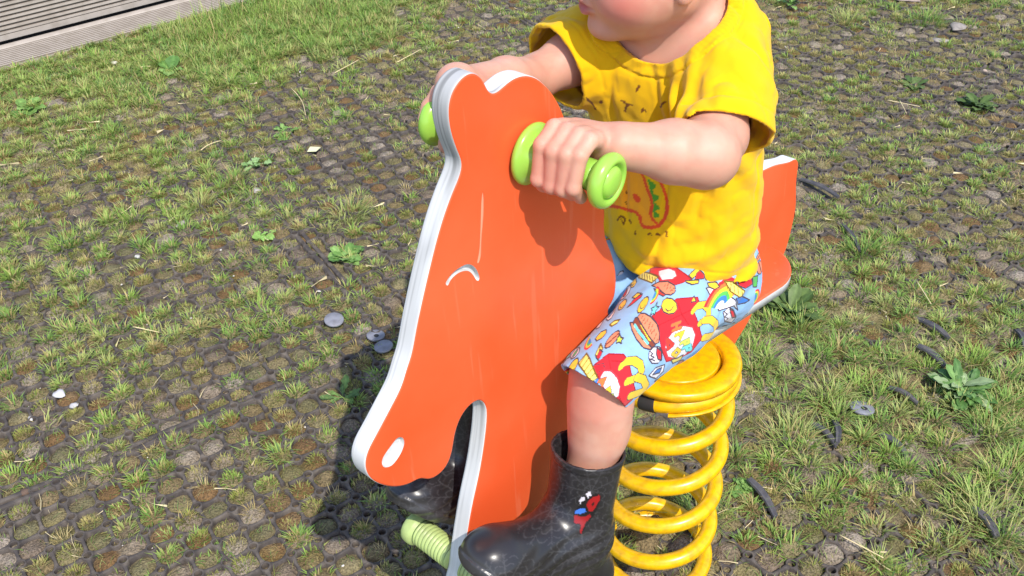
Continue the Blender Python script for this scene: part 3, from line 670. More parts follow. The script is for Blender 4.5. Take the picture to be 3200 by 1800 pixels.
# lower box
paint([(0.3117,0.2118),(0.2875,0.2138),(0.2565,0.1972),(0.2451,0.183),(0.2317,0.1523),(0.2227,0.1283),(0.229,0.1236),(0.2474,0.1217),(0.2605,0.1374),(0.2955,0.1881)], RED, lin(150, 30, 40))
stroke([(0.2875,0.2138),(0.2772,0.1903),(0.2581,0.1554),(0.2449,0.1227)], lin(160, 30, 40), .0007, None); stroke([(0.278,0.2004),(0.245,0.182)], lin(160, 30, 40), .0007, None)
paint([(0.2943,0.1884),(0.2885,0.1938),(0.2757,0.1871),(0.262,0.1717),(0.254,0.1561),(0.2546,0.1441),(0.2623,0.1436),(0.2733,0.1543),(0.2872,0.1745)], WHT, lin(190, 60, 70))
arches([(0.2578,0.1829),(0.2491,0.1847),(0.2342,0.1775),(0.2211,0.1656),(0.2158,0.1534),(0.2207,0.149),(0.2425,0.1555)]); arches([(0.225,0.1515),(0.2118,0.1408),(0.2054,0.1276),(0.2099,0.1228),(0.2338,0.1317)])
letters([(([(0.3099,0.2088),(0.294,0.2027)], [(0.3022,0.1987),(0.2952,0.2034)], [(0.306,0.2028),(0.2913,0.1983)]), lin(200, 40, 50)),
 (([(0.2965,0.1848),(0.284,0.1815)], [(0.284,0.1815),(0.2884,0.1732)], [(0.2915,0.1829),(0.2874,0.1776)]), ORG),
 (([(0.2878,0.1639),(0.2741,0.1648)], [(0.2741,0.1648),(0.271,0.1569),(0.2787,0.1595)]), YEL), (([(0.2807,0.1516),(0.2667,0.1514)], [(0.2667,0.1514),(0.2635,0.1433),(0.2714,0.146)]), LIM),
 (([(0.2694,0.1366),(0.256,0.1305)], [(0.2619,0.1382),(0.2628,0.1336)]), TEA), (([(0.3101,0.1908),(0.2999,0.1819)], [(0.3048,0.1818),(0.2991,0.1873)]), BLU)])
fries([(0.3432,0.2305),(0.3322,0.2372),(0.3213,0.2246),(0.2993,0.1913),(0.3088,0.19),(0.3277,0.2133)], ([(0.3321,0.2362),(0.3386,0.2279)], [(0.3249,0.2276),(0.3326,0.2208)], [(0.3186,0.2185),(0.3265,0.2126)], [(0.3111,0.2086),(0.3203,0.2053)], [(0.3058,0.1998),(0.314,0.1969)]))
paint([(0.3225,0.2501),(0.3136,0.2544),(0.3031,0.2524),(0.3016,0.2471),(0.3072,0.2437),(0.3177,0.2451)], lin(246, 190, 60))
# hip area
paint([(0.2356,0.3069),(0.2158,0.2967),(0.177,0.2773),(0.1488,0.2506),(0.1373,0.2394),(0.156,0.2434),(0.1843,0.2512),(0.2047,0.2674),(0.2143,0.2838),(0.2333,0.2961)], RED, lin(150, 30, 40))
paint([(0.2139,0.2908),(0.191,0.2831),(0.1763,0.2717),(0.1708,0.2608),(0.1801,0.2601),(0.2024,0.27),(0.2116,0.2825)], WHT, lin(190, 60, 70))
fries([(0.2653,0.3143),(0.2491,0.3078),(0.2307,0.2949),(0.2113,0.2797),(0.2238,0.2773),(0.2427,0.2916),(0.2584,0.3033)], [[q, (q[0]-.004, q[1]-.010)] for q in [(0.259,0.3106),(0.2527,0.3071),(0.2463,0.3033),(0.2397,0.2987),(0.2331,0.2939),(0.2262,0.2884),(0.2194,0.2834)]])
paint([(0.2801,0.3082),(0.2745,0.312),(0.2658,0.3068),(0.2608,0.298),(0.2647,0.2931),(0.2744,0.296)], lin(246, 190, 50)); stroke([(0.2749,0.3023),(0.2698,0.2973),(0.2663,0.2983)], ink, .0008, None)
paint([(0.2234,0.2735),(0.2077,0.2707),(0.1883,0.2615),(0.1716,0.247),(0.1689,0.2371),(0.177,0.2362),(0.1914,0.2442),(0.2064,0.2599)], BUN)
for x in ([(0.1933,0.2592),(0.1864,0.2569),(0.1871,0.2525),(0.1801,0.2501),(0.178,0.2444),(0.174,0.2443)]): stroke([x, (x[0]+.0012, x[1]-.0018)], lin(120, 60, 40), .0008, None)
paint([(0.2175,0.2661),(0.2033,0.2556),(0.1885,0.2422),(0.1939,0.2426),(0.2113,0.2566)], lin(190, 60, 50))
paint([(0.1443,0.2485),(0.1293,0.2521),(0.1198,0.2458),(0.1273,0.2396),(0.1357,0.2387)], YEL); paint([(0.1265,0.2431),(0.1194,0.2437),(0.1087,0.2319),(0.1092,0.2262),(0.1294,0.2348)], RED)
paint([(0.1505,0.2437),(0.1199,0.2293),(0.1206,0.2247),(0.1343,0.2297),(0.1471,0.2392)], YEL)
paint([(0.1019,0.2088),(0.08277,0.2027),(0.02976,0.156),(0.01892,0.1353),(0.03141,0.1481),(0.06695,0.1584)], WHT)
rc = [(0.06648,0.161)][0]
for rad, c in ((.042, RED), (.0355, ORG), (.0295, YEL), (.0235, GRN), (.0175, BLU), (.011, WHT)):
    d = np.hypot(X-rc[0], Z-rc[1]); ang = np.degrees(np.arctan2(Z-rc[1], -(X-rc[0]))); ok = (d < rad) & (ang > 8) & (ang < 150) & ~far; col[ok] = c
paint([(0.1001,0.216),(0.08066,0.2078),(0.07083,0.1959),(0.08175,0.1971),(0.09574,0.2079)], YEL)
fries([(0.06235,0.2001),(0.03935,0.1872),(0.00901,0.1588),(0.01565,0.1512),(0.04336,0.1754)], [[q, (q[0]-.003, q[1]-.012)] for q in [(0.05527,0.1957),(0.04614,0.1893),(0.03663,0.1817),(0.02687,0.1734),(0.01679,0.1643)]])
paint([(0.03015,0.1891),(-0.002131,0.1761),(-0.008875,0.161),(0.008207,0.1627),(0.02566,0.1754)], RED); paint([(-0.006137,0.1731),(-0.02071,0.1685),(-0.02144,0.1507),(-0.01188,0.1553)], GRN)
paint([(0.02844,0.1575),(0.01273,0.153),(-0.007369,0.1377),(0.002897,0.1383),(0.02096,0.1451)], BLU)
paint([(0.05605,0.1508),(0.04351,0.152),(0.02993,0.1409),(0.02005,0.1248),(0.0291,0.1206),(0.04773,0.1324)], WHT); paint([(0.04125,0.1487),(0.02968,0.1396),(0.02191,0.1258),(0.03012,0.1289)], RED)
stroke([(0.05381,0.1507),(0.04472,0.1418),(0.05114,0.1418),(0.03969,0.1327),(0.04725,0.1333)], ink, .0007, None)
paint([(0.2904,0.3548),(0.269,0.3439),(0.2464,0.3298),(0.2508,0.3249),(0.2631,0.3304),(0.2782,0.3437)], RED); paint([(0.2856,0.3502),(0.2732,0.3382),(0.2629,0.3277),(0.2677,0.3282),(0.2803,0.3413)], BUN)
paint([(0.2144,0.3061),(0.1893,0.2905),(0.16,0.2708),(0.1713,0.2741),(0.2,0.2926)], BUN); paint([(0.2437,0.3269),(0.2171,0.3082),(0.233,0.317)], YEL)
paint([(0.2696,0.2651),(0.2556,0.2727),(0.2406,0.2699),(0.2427,0.2664),(0.2574,0.2645)], RED); paint([(0.2633,0.2764),(0.2537,0.2781),(0.2433,0.2721),(0.2555,0.2708)], YEL)
fries([(0.2986,0.2565),(0.2905,0.2577),(0.2782,0.2532),(0.2829,0.251),(0.2924,0.2514)], ())
paint([(0.2022,0.1404),(0.1901,0.1441),(0.1726,0.1384),(0.1744,0.1298),(0.1881,0.1271)], WHT); paint([(0.1949,0.1373),(0.1869,0.1401),(0.1781,0.1373),(0.1817,0.1319)], BLU); paint([(0.1906,0.1243),(0.1735,0.1229),(0.1556,0.1181),(0.1605,0.1111),(0.1808,0.1132)], GRN)
paint([(0.1319,0.1222),(0.1142,0.1229),(0.09753,0.1215),(0.06999,0.1179),(0.06334,0.1095),(0.0855,0.1096),(0.1132,0.1165)], lin(70, 140, 200), None); paint([(0.06361,0.1204),(0.04716,0.1248),(0.03152,0.1167),(0.03387,0.1107),(0.05628,0.1087)], lin(206, 178, 128))
paint([(0.1898,0.125),(0.1743,0.123),(0.1547,0.1152),(0.1604,0.1116),(0.1794,0.1144)], lin(70, 160, 70)); paint([(0.1944,0.1128),(0.1806,0.1116),(0.1694,0.1086),(0.1903,0.1034),(0.2053,0.1031)], lin(186, 200, 90)); paint([(0.1609,0.1383),(0.1477,0.1333),(0.1365,0.1317),(0.1404,0.1258),(0.1567,0.1303)], lin(216, 196, 96))
paint([(0.09575,0.2249),(0.09165,0.227),(0.08769,0.2215),(0.0826,0.2184),(0.08681,0.2183),(0.08838,0.2171)], TEA); paint([(0.2394,0.2574),(0.2337,0.2561),(0.2313,0.2525),(0.2364,0.253)], RED, None)
# small filler motifs wherever the cloth is still bare
bare = np.abs(col/np.maximum(blue, 1e-3)-1).max(1) < .08
rf = np.random.default_rng(5)
for gx_ in np.arange(-.14, .48, .0235):
    for gz_ in np.arange(-.03, .34, .0235):
        c = (gx_+rf.uniform(-.005, .005), gz_+rf.uniform(-.005, .005)); near_ = np.hypot(X-c[0], Z-c[1]) < .0125
        kind = rf.integers(0, 7); rot = rf.uniform(0, 360); R_ = rf.uniform(.0075, .0115)
        if near_.sum() < 20 or bare[near_].mean() < .82: continue
        if kind == 0: a_ = np.radians(rot)+np.arange(10)*np.pi/5; rr_ = np.where(np.arange(10) % 2, .45, 1)*R_; paint(np.c_[c[0]+rr_*np.cos(a_), c[1]+rr_*np.sin(a_)], [LIM, TEA, YEL][rf.integers(0, 3)])
        elif kind == 1: paint(oval(c, R_, R_*.85, rot), YEL); stroke(oval((c[0], c[1]-.001), R_*.5, R_*.4, 200, 8)[:5], ink, .0006, None)
        elif kind == 2:
            fries(oval(c, R_*1.2, R_*.7, rot, 4), [[oval(c, R_*k_, R_*k_, rot, 4)[0], oval(c, R_*k_, R_*k_, rot, 4)[2]] for k_ in (.5, .8)]); paint(oval((c[0]-.002, c[1]-.005), R_*.8, R_*.6, rot, 4), RED)
        elif kind == 3: paint(oval(c, R_*1.2, R_*.75, rot), BUN); stroke([oval(c, R_, R_, rot, 4)[0], oval(c, R_, R_, rot, 4)[2]], PAT, .0012, None)
        elif kind == 4: paint(oval(c, R_, R_*1.1, rot, 6), RED); paint(oval(c, R_*.5, R_*.55, rot), WHT)
        elif kind == 5:
            for k_, cc_ in ((1.2, RED), (.95, YEL), (.7, GRN), (.45, BLU)): paint(oval(c, R_*k_, R_*k_, rot, 20)[:11], cc_, None)
        else: paint(oval(c, R_*.8, R_*1.1, rot, 8), WHT); paint(oval(c, R_*.5, R_*.4, rot), [BLU, RED, GRN][rf.integers(0, 3)])
# plain cloth on the crotch and inner legs stays blue
inner_leg = (np.abs(P[:, 1]) < .022) & (P[:, 2] < .19); col[inner_leg] = blue
set_col(me, col)
shorts = link('shorts', me, M['shorts'], person)

# ------------------------------------------------------------------ rubber boots
def boot(top, toe, heel, ank, sd, full=True):
    lo = np.minimum.reduce([top, toe, heel, ank])-.07; hi = np.maximum.reduce([top, toe, heel, ank])+.07
    S = Solid(lo, hi, .0015)
    fx = toe-heel; L = np.linalg.norm(fx); fx = fx/L; sh = top-ank; sh /= np.linalg.norm(sh)
    up = sh-fx*(sh@fx); up /= np.linalg.norm(up); rt = np.cross(up, fx)
    ht = heel+fx*.030+up*.034
    S.cap(top+sh*.03, ank+up*.01, .0425, .0375, k=.015); S.cap(ank+up*.01, ht, .0375, .0345, k=.015)
    S.cap(ht, toe-fx*.034+up*.024, .0335, .0275, k=.018)
    S.ell(toe-fx*.040+up*.020, (.042, .0335, .0235), (fx, rt, up), k=.02)
    S.cap(ank+fx*.012+up*.004, toe-fx*.050+up*.026, .0375, .0260, k=.03)
    g = S.pts(); d = lambda p, n: (g[0]-p[0])*n[0]+(g[1]-p[1])*n[1]+(g[2]-p[2])*n[2]
    full = np.stack(np.broadcast_arrays(*g), -1).reshape(-1, 3); near = np.abs(S.a.ravel()) < .012; Q = full[near]
    w = np.zeros(len(full), np.float32); w[near] = .003*(vnoise(Q, 26, 51+sd, 2)-.5)+.0012*np.sin(((Q-ank)@(sh+.4*fx))*260)*np.exp(-(((Q-ank)@sh-.01)/.03)**2)
    out = S.a+w.reshape(S.a.shape)
    sole = d(heel, up)                                              # flat sole and heel block
    out = np.maximum(out, -sole+.000)
    out = out-.0022*sstep(.0125, .0105, sole)                       # welt
    arch = np.maximum(np.abs(d(heel+fx*L*.40, fx))-.016, sole-.006); out = np.maximum(out, -arch)
    ct = d(top, sh)-.0; out = out-.0014*sstep(-.010, -.0085, ct)    # rolled rim
    res = np.maximum(np.maximum(out, ct), -np.maximum(out+.0036, -(d(ank, sh)+.0)))
    S.a = res.astype(np.float32)
    me, P = S.mesh('boot')
    col = np.tile(np.array([.022, .020, .022]), (len(P), 1)); col *= (.8+.9*vnoise(P, 40, 61)[:, None]**2)
    # faint printed cobweb lines
    DC = np.array((.711, .428, .557)); ea = np.cross(DC, V3(0, 0, 1)); ea /= -np.linalg.norm(ea); eb = np.cross(ea, DC); eb *= np.sign(eb[2]); u1 = (P-ank)@ea; v1 = (P-ank)@eb; web = np.array([.065, .062, .066])
    WEBS = ((.022, .070, .036), (-.022, .040, .034), (.020, -.004, .036), (-.050, -.030, .034), (-.02, .105, .03), (.05, .02, .03), (-.085, -.05, .03), (-.02, -.05, .03))
    for cx, cy, R_ in WEBS:
        rr = np.hypot(u1-cx, v1-cy); aa = np.arctan2(v1-cy, u1-cx); seg = np.abs(((aa*10/(2*np.pi)+.13) % 1)-.5)
        rad = rr*(1-.20*np.sin(np.pi*(.5-seg)*2*.5))
        ln = ((np.abs(((rad/.0062) % 1)-.5) > .43) | (np.abs(seg-.5)*rr*.63 < .0006)) & (rr < R_) & (rr == np.min([np.hypot(u1-a_, v1-b_) for a_, b_, _ in WEBS], 0))
        col[ln] = col[ln]*.45+web*.55
    toe_s = sstep(.02, .0, np.abs((P-heel)@up-.008)); col += (.02*toe_s)[:, None]
    # small abstract transfer on the outer side of the shaft
    if sd > 0:
        t_ = (.12-P[:, 1])/DC[1]; QX, QZ = P[:, 0]+t_*DC[0], P[:, 2]+t_*DC[2]; os_ = P[:, 1] > ank[1]-.02
        for poly, c in (([(0.3573,0.04725),(0.3367,0.05398),(0.3136,0.04486),(0.3078,0.03509),(0.3197,0.01899),(0.3344,0.007286),(0.3468,0.001964),(0.35,0.01818),(0.3638,0.02667),(0.3656,0.0425)], (.012, .010, .012)),
            ([(0.3363,0.04597),(0.3251,0.04658),(0.313,0.04284),(0.31,0.0362),(0.3173,0.02963),(0.3239,0.02437),(0.3317,0.02797),(0.3381,0.0406)], lin(150, 26, 30)), ([(0.3627,0.04364),(0.3522,0.04232),(0.3401,0.03586),(0.3386,0.03093),(0.3506,0.03378),(0.3606,0.03916)], lin(60, 110, 200)),
            ([(0.364,0.03909),(0.3525,0.0314),(0.3377,0.02352),(0.3302,0.02345),(0.3273,0.0167),(0.3385,0.0139),(0.3447,0.001521),(0.3479,0.005877),(0.3474,0.01737),(0.3621,0.02692)], lin(140, 24, 30)), ([(0.3415,0.06007),(0.3325,0.05926),(0.3275,0.04876),(0.3337,0.05218),(0.3365,0.04987)], lin(205, 198, 205)),
            ([(0.3545,0.05612),(0.3492,0.05834),(0.3422,0.0547),(0.3435,0.05015),(0.349,0.05201),(0.3513,0.0489)], lin(205, 198, 205)), ([(0.3284,0.03788),(0.3233,0.03748),(0.3226,0.03358),(0.3261,0.03328)], (.01, .01, .01))):
            ins, d_ = in_poly(QX, QZ, poly); col[ins & os_] = c
    set_col(me, col)
    b = link('boot', me, M['boot'], person)
    # yellow seam up the back
    back = ank-fx*.0415
    pth = [top-fx*.0462-sh*.004, top*.5+ank*.5-fx*.0448, ank-fx*.0415+up*.012, heel+up*.036-fx*.0040, heel+up*.012-fx*.0035]
    raw('back_seam', *tube(W(spline(pth, 8, False)), .0016, 8), M['yellow'], b)
    return b
boot(np.array((0.2988,0.088,0.08096)), np.array((0.4794,0.07,0.0181)), np.array((0.3064,0.094,-0.1578)), np.array((0.3217,0.089,-0.04273)), 1)
BF_off = V3(0, 0, 0)
boot(KNF*.58+ANF*.42, np.array((0.4571,-0.072,0.004569)), np.array((0.3136,-0.08,-0.1613)), np.array((0.3518,-0.078,-0.04443)), -1)
# ================================================================== GROUND
LA = math.radians(32.56); E1 = np.array([math.cos(LA), math.sin(LA)]); E2 = np.array([math.sin(LA), -math.cos(LA)])
U0, V0 = .07, .37                               # lattice phase (cells)
def cell2xy(u, v): return (np.asarray(u)[..., None]*E1+np.asarray(v)[..., None]*E2)*CELL
def xy2cell(p): return p@E1/CELL, p@E2/CELL
# how grown-over each place is: (x, y), living grass, yellow moss, buried lattice, blade length
CTRL = [((-1.532,2.839),.5,.6,.9,.02),((-1.355,2.97),.7,.4,.9,.022),((-1.378,2.554),.95,.5,.9,.030),((-1.153,2.714),1.,.3,1.,.036),((-0.839,2.914),1.,.3,1.,.048),((-0.4826,3.072),1.,.3,1.,.05),((-0.2046,3.251),.9,.4,.9,.045),
 ((-1.279,2.288),.5,.9,.8,.026),((-1.09,2.321),.45,.95,.75,.024),((-0.9472,2.464),.45,.8,.6,.026),((-0.6054,2.686),.5,.7,.5,.026),((-0.3328,2.803),.45,.6,.4,.024),
 ((-0.7022,2.452),.42,.3,.1,.026),((-0.4831,2.293),.30,.25,0,.026),((-0.3597,2.436),.35,.3,0,.026),((-0.2993,2.67),.4,.4,.1,.024),
 ((-1.123,2.022),.62,.6,.3,.026),((-0.869,2.011),.6,.5,.2,.026),((-0.6431,2.036),.42,.3,.1,.026),((-0.3704,2.025),.5,.3,.1,.030),((-0.2794,1.857),.45,.3,.1,.024),
 ((-1.069,1.769),.62,.5,.2,.028),((-0.8897,1.821),.6,.45,.2,.028),((-0.6827,1.783),.45,.4,.1,.026),((-0.4635,1.746),.45,.35,.1,.026),
 ((-0.9575,1.552),.45,.7,.2,.024),((-0.7164,1.568),.55,.8,.3,.024),((-0.5294,1.537),.55,.5,.2,.026),((-0.3857,1.556),.45,.3,.1,.024),
 ((-0.9391,1.412),.42,.3,0,.026),((-0.7329,1.341),.42,.3,0,.026),((-0.5513,1.335),.42,.3,0,.026),((-0.3735,1.35),.42,.3,0,.024),
 ((-0.8646,1.207),.30,.25,0,.024),((-0.6911,1.221),.40,.25,0,.026),((-0.4934,1.196),.28,.3,0,.022),((-0.3162,1.19),.30,.3,0,.022),
 ((-0.8016,1.034),.25,.35,0,.024),((-0.6232,1.029),.22,.4,0,.02),((-0.429,1.039),.25,.4,0,.02),((-0.2626,1.019),.25,.4,0,.02),
 ((-0.02938,3.141),.45,.5,.3,.024),((0.1042,3.199),.25,.3,.1,.02),((0.03297,2.953),.2,.2,0,.02),
 ((0.9296,3.023),.5,.8,.7,.028),((1.136,3.074),.45,.6,.4,.03),((1.326,3.063),.5,.3,.2,.034),((1.579,3.048),.45,.2,.3,.04),
 ((0.8203,2.564),.45,.8,.4,.024),((1.058,2.601),.45,.6,.1,.024),((1.311,2.664),.25,.3,0,.022),((1.471,2.655),.2,.2,0,.022),
 ((0.8037,2.274),.5,.6,.3,.026),((1.074,2.303),.48,.55,.2,.026),((1.286,2.252),.55,.5,.3,.028),
 ((0.7569,1.977),.5,.5,.4,.026),((0.9272,2.004),.6,.4,.3,.03),((1.137,1.928),.6,.5,.3,.03),
 ((0.6919,1.73),.5,.5,.5,.026),((0.8816,1.723),.6,.5,.5,.03),((1.07,1.715),.6,.5,.5,.03),
 ((0.5755,1.534),.95,.4,.9,.04),((0.7362,1.528),.95,.5,.9,.038),((0.8962,1.523),.7,.6,.7,.03),((0.5018,1.385),1.,.3,1.,.045),((0.6596,1.402),.9,.5,.9,.034),((0.8715,1.351),.95,.4,.9,.04),
 ((0.4198,1.243),.85,.6,.8,.036),((0.5678,1.258),.6,.6,.5,.028),((0.7099,1.205),.75,.6,.6,.03),((0.8639,1.2),.8,.6,.7,.034),
 ((0.3706,1.099),.75,.5,.6,.034),((0.5112,1.12),.5,.5,.3,.028),((0.6464,1.116),.5,.4,.2,.028),((0.8046,1.086),.8,.5,.6,.036),
 ((0.3491,0.986),.55,.5,.3,.03),((0.4801,0.9977),.45,.4,.1,.028),((0.6077,0.9941),.6,.5,.3,.03),((0.7539,0.99),.7,.5,.5,.034),
 ((0.2138,1.086),.12,.2,.9,.02),((0.2439,1.22),.5,.3,.8,.03)]
CX = np.array([c[0] for c in CTRL]); CV = np.array([c[1:] for c in CTRL])
def field(p):
    out = np.zeros((len(p), 4))
    for i in range(0, len(p), 20000):
        q = p[i:i+20000]; sg = .05+.05*np.hypot(q[:, 0], q[:, 1])[:, None]
        d2 = ((q[:, None]-CX[None])**2).sum(2); w = np.exp(-d2/(2*sg**2))+1e-6/(d2+1e-3)
        out[i:i+20000] = (w[..., None]*CV[None]).sum(1)/w.sum(1)[:, None]
    return out
DD = E1-.055*E2; DD /= np.linalg.norm(DD); DN = np.array([-DD[1], DD[0]]); DO = cell2xy(5.0, -69.0)     # edge of the deck
def beyond(p, m=0.): return (np.asarray(p)[:, :2]-DO)@DN > m
def inview(p, pad=.40):
    y = p[:, 1]; return ~beyond(p, .02) & (y > .38) & (y < 4.8) & (np.abs(p[:, 0]) < .56*(y*.82+.75)+pad)
# ---- per cell look
uu, vv = np.meshgrid(np.arange(-40, 110), np.arange(-110, 20)); uu = uu.ravel(); vv = vv.ravel()
cc = cell2xy(uu+.5+U0, vv+.5+V0); ok = inview(cc); uu, vv, cc = uu[ok], vv[ok], cc[ok]
fc = field(cc); nc = len(cc); fc[:, 3] *= .84; fc[:, 3] *= np.where((cc[:, 1] > 1.5) & (cc[:, 0] > -.35), .78, 1); fc[:, 0] *= np.where(cc[:, 0] > .35, .80, np.where(cc[:, 0] > -.4, .84, 1))
def chash(u, v, k): return np.modf(np.abs(np.sin(u*127.1+v*311.7+k*74.7)*43758.5453))[0]
SOIL = np.array([lin(134, 120, 104), lin(118, 104, 90), lin(124, 108, 78), lin(116, 90, 60), lin(128, 118, 86), lin(110, 104, 76), lin(146, 134, 120)])
# ---- soil sheet
res = .0062
xs = np.arange(-3.0, 3.0, res); ys = np.arange(.34, 4.9, res); X, Y = np.meshgrid(xs, ys); P2 = np.c_[X.ravel(), Y.ravel()]
keep = inview(P2, .50) & ~beyond(P2, .008); fu, fv = xy2cell(P2); fu -= U0; fv -= V0
iu, iv = np.floor(fu), np.floor(fv); au, av = fu-iu-.5, fv-iv-.5
fld = np.zeros((len(P2), 4)); fld[keep] = field(P2[keep])
cheb = np.maximum(np.maximum(np.abs(au), np.abs(av)), (np.abs(au)+np.abs(av))*.78)
dome = np.clip(1-(cheb/.45)**6, 0, 1)
h1 = chash(iu, iv, 1); h2 = chash(iu, iv, 2)
n1 = vnoise(P2, 3, 1, 3); n2 = vnoise(P2, 45, 2, 3); n3 = vnoise(P2, 160, 3, 2)
bury = fld[:, 2]
Z = -.0055+dome*(.002+.0075*h1)+.010*(n1-.5)+.008*(n2-.5)+.004*(n3-.5)+bury*(.012+.008*n2)
k = (h2*7).astype(int) % 7
col = SOIL[k]*(.85+.5*n2[:, None])*(.9+.4*n3[:, None])
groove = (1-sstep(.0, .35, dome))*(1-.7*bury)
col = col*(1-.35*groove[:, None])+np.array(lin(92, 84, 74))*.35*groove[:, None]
moss = sstep(.5, .75, vnoise(P2, 14, 9, 3)+.35*(fld[:, 1]-.5)); mc = np.array(lin(122, 112, 58))
col = col*(1-.5*moss[:, None])+mc*.5*moss[:, None]
dry = sstep(.55, .7, vnoise(P2, 24, 19, 3))[:, None]*.35; col = col*(1-dry)+np.array(lin(150, 132, 102))*dry
ny_, nx_ = X.shape; idx = np.arange(nx_*ny_).reshape(ny_, nx_)
q = np.stack([idx[:-1, :-1], idx[:-1, 1:], idx[1:, 1:], idx[1:, :-1]], -1).reshape(-1, 4)
q = q[keep[q].all(1)]; used = np.unique(q); rm = np.full(nx_*ny_, -1); rm[used] = np.arange(len(used)); 
me = fast_mesh('soil', np.c_[P2, Z][used], [rm[q]]); set_col(me, col[used])
M['soil'] = mat('soil', attr='Col', rough=.95, spec=.15, bump=(260, 5, 1, .006), noise=(300, 5, (.035, .028, .02), .75))
soil = link('soil', me, M['soil']); tag(soil, 'brown mossy soil filling the cells of the black plastic grid', 'soil', kind='structure')
M['ground'] = mat('ground', lin(112, 100, 74), .95, .15, noise=(14, 9, lin(98, 112, 52), .95), bump=(60, 6, 1, .03))
V = [(-250, -250, -.035), (250, -250, -.035), (250, 250, -.035), (-250, 250, -.035)]
g_o = raw('ground', V, [(0, 1, 2, 3)], M['ground'], smooth=False); tag(g_o, 'wide grassy ground under and beyond the plastic grid', 'ground', kind='structure')
def soil_z(p):
    ix = np.clip(((p[:, 0]-xs[0])/res).round().astype(int), 0, nx_-1); iy = np.clip(((p[:, 1]-ys[0])/res).round().astype(int), 0, ny_-1)
    return Z.reshape(ny_, nx_)[iy, ix]
# ---- black plastic honeycomb: rings at the corners, walls between them
VV, FF = [], []; nv = 0
def addq(V, Fq):
    global nv
    VV.append(V); FF.append(Fq+nv); nv += len(V)
cu, cv = np.meshgrid(np.arange(-41, 111), np.arange(-111, 21)); cu = cu.ravel(); cv = cv.ravel()
cp = cell2xy(cu+U0, cv+V0); ok = inview(cp); cu, cv, cp = cu[ok], cv[ok], cp[ok]; m = len(cp)
fcp = field(cp); right = sstep(.35, .8, cp[:, 0])*sstep(2.2, 1.2, cp[:, 1])
jit = rng.normal(0, 1, (m, 3))
cz = .0060+.0020*jit[:, 2]+.010*(vnoise(cp, 3, 1, 3)-.5)+.004*fcp[:, 2]
cpj = cp+jit[:, :2]*(.0012+.004*right[:, None])
seg = 14; th = np.arange(seg)*2*np.pi/seg; cs = np.c_[np.cos(th), np.sin(th)]
ring_ok = rng.random(m) > .25*right+.04
prof = ((.0060, -.014), (.0064, -.001), (.0070, 0), (.0092, 0), (.0100, -.0012), (.0104, -.016))
A_ = np.zeros((ring_ok.sum(), len(prof), seg, 3))
for j, (rr, zz) in enumerate(prof):
    A_[:, j, :, :2] = cpj[ring_ok][:, None]+cs[None]*rr; A_[:, j, :, 2] = cz[ring_ok][:, None]+zz
b = np.array([[j*seg+i, j*seg+(i+1) % seg, (j+1)*seg+(i+1) % seg, (j+1)*seg+i] for j in range(len(prof)-1) for i in range(seg)])
addq(A_.reshape(-1, 3), (np.arange(ring_ok.sum())[:, None, None]*len(prof)*seg+b[None]).reshape(-1, 4)[:, ::-1])
key = {(int(a), int(c)): i for i, (a, c) in enumerate(zip(cu, cv))}
pa, pb = [], []
for i in range(m):
    for d in ((1, 0), (0, 1)):
        j = key.get((int(cu[i])+d[0], int(cv[i])+d[1]))
        if j is not None: pa.append(i); pb.append(j)
pa = np.array(pa); pb = np.array(pb); ok = rng.random(len(pa)) > .38*right[pa]+.03; pa, pb = pa[ok], pb[ok]
a3 = np.c_[cpj[pa], cz[pa]]; b3 = np.c_[cpj[pb], cz[pb]]; d = b3-a3; L_ = np.linalg.norm(d, axis=1)[:, None]; d /= L_
brk = (rng.random(len(pa)) < .30*right[pa])[:, None]*rng.uniform(.2, .6, (len(pa), 1)); a3 = a3+d*.0085; b3 = b3-d*(.0085+brk*.03)
sd_ = np.c_[-d[:, 1], d[:, 0], 0*d[:, 0]]; ns = 5; wob = rng.normal(0, 1, (len(pa), 1))*(.0012+.003*right[pa][:, None])
W8 = np.zeros((len(pa), ns, 6, 3))
pw = ((-.0029, -.015), (-.0026, -.0012), (-.0014, 0), (.0014, 0), (.0026, -.0012), (.0029, -.015))
for t_i in range(ns):
    t = t_i/(ns-1); wid = 1+.75*(2*t-1)**2
    c0 = a3*(1-t)+b3*t+sd_*wob*math.sin(math.pi*t); c0[:, 2] -= .0012*math.sin(math.pi*t)
    for j, (o_, z_) in enumerate(pw): W8[:, t_i, j] = c0+sd_*o_*wid; W8[:, t_i, j, 2] += z_
b = np.array([[t*6+j, t*6+j+1, (t+1)*6+j+1, (t+1)*6+j] for t in range(ns-1) for j in range(5)]+[[0, 1, 4, 5], [1, 2, 3, 4], [24, 25, 28, 29], [25, 26, 27, 28]])
addq(W8.reshape(-1, 3), (np.arange(len(pa))[:, None, None]*30+b[None]).reshape(-1, 4))
# overlapped edge strips where two panels meet
def strip(p, q, w, z0):
    p = np.array(p); q = np.array(q); n = 60; d = (q-p)/np.linalg.norm(q-p); s_ = np.array([-d[1], d[0]])
    t = np.linspace(0, 1, n); c = p[None]+(q-p)[None]*t[:, None]; wv = .0025*(vnoise(c, 9, 77, 2)-.5); zz = z0+.012*(vnoise(c, 4, 78, 2)-.55)
    for o_ in (-.0075, .0075):
        A = np.zeros((n, 6, 3))
        for j, (k_, z_) in enumerate(((-w/2, -.02), (-w/2+.0006, -.001), (-w/2+.0016, 0), (w/2-.0016, 0), (w/2-.0006, -.001), (w/2, -.02))):
            A[:, j, :2] = c+s_*(o_+k_+wv[:, None]*np.sign(o_)); A[:, j, 2] = zz+z_
        b = np.array([[t_*6+j, t_*6+j+1, (t_+1)*6+j+1, (t_+1)*6+j] for t_ in range(n-1) for j in range(5)])
        addq(A.reshape(-1, 3), b)
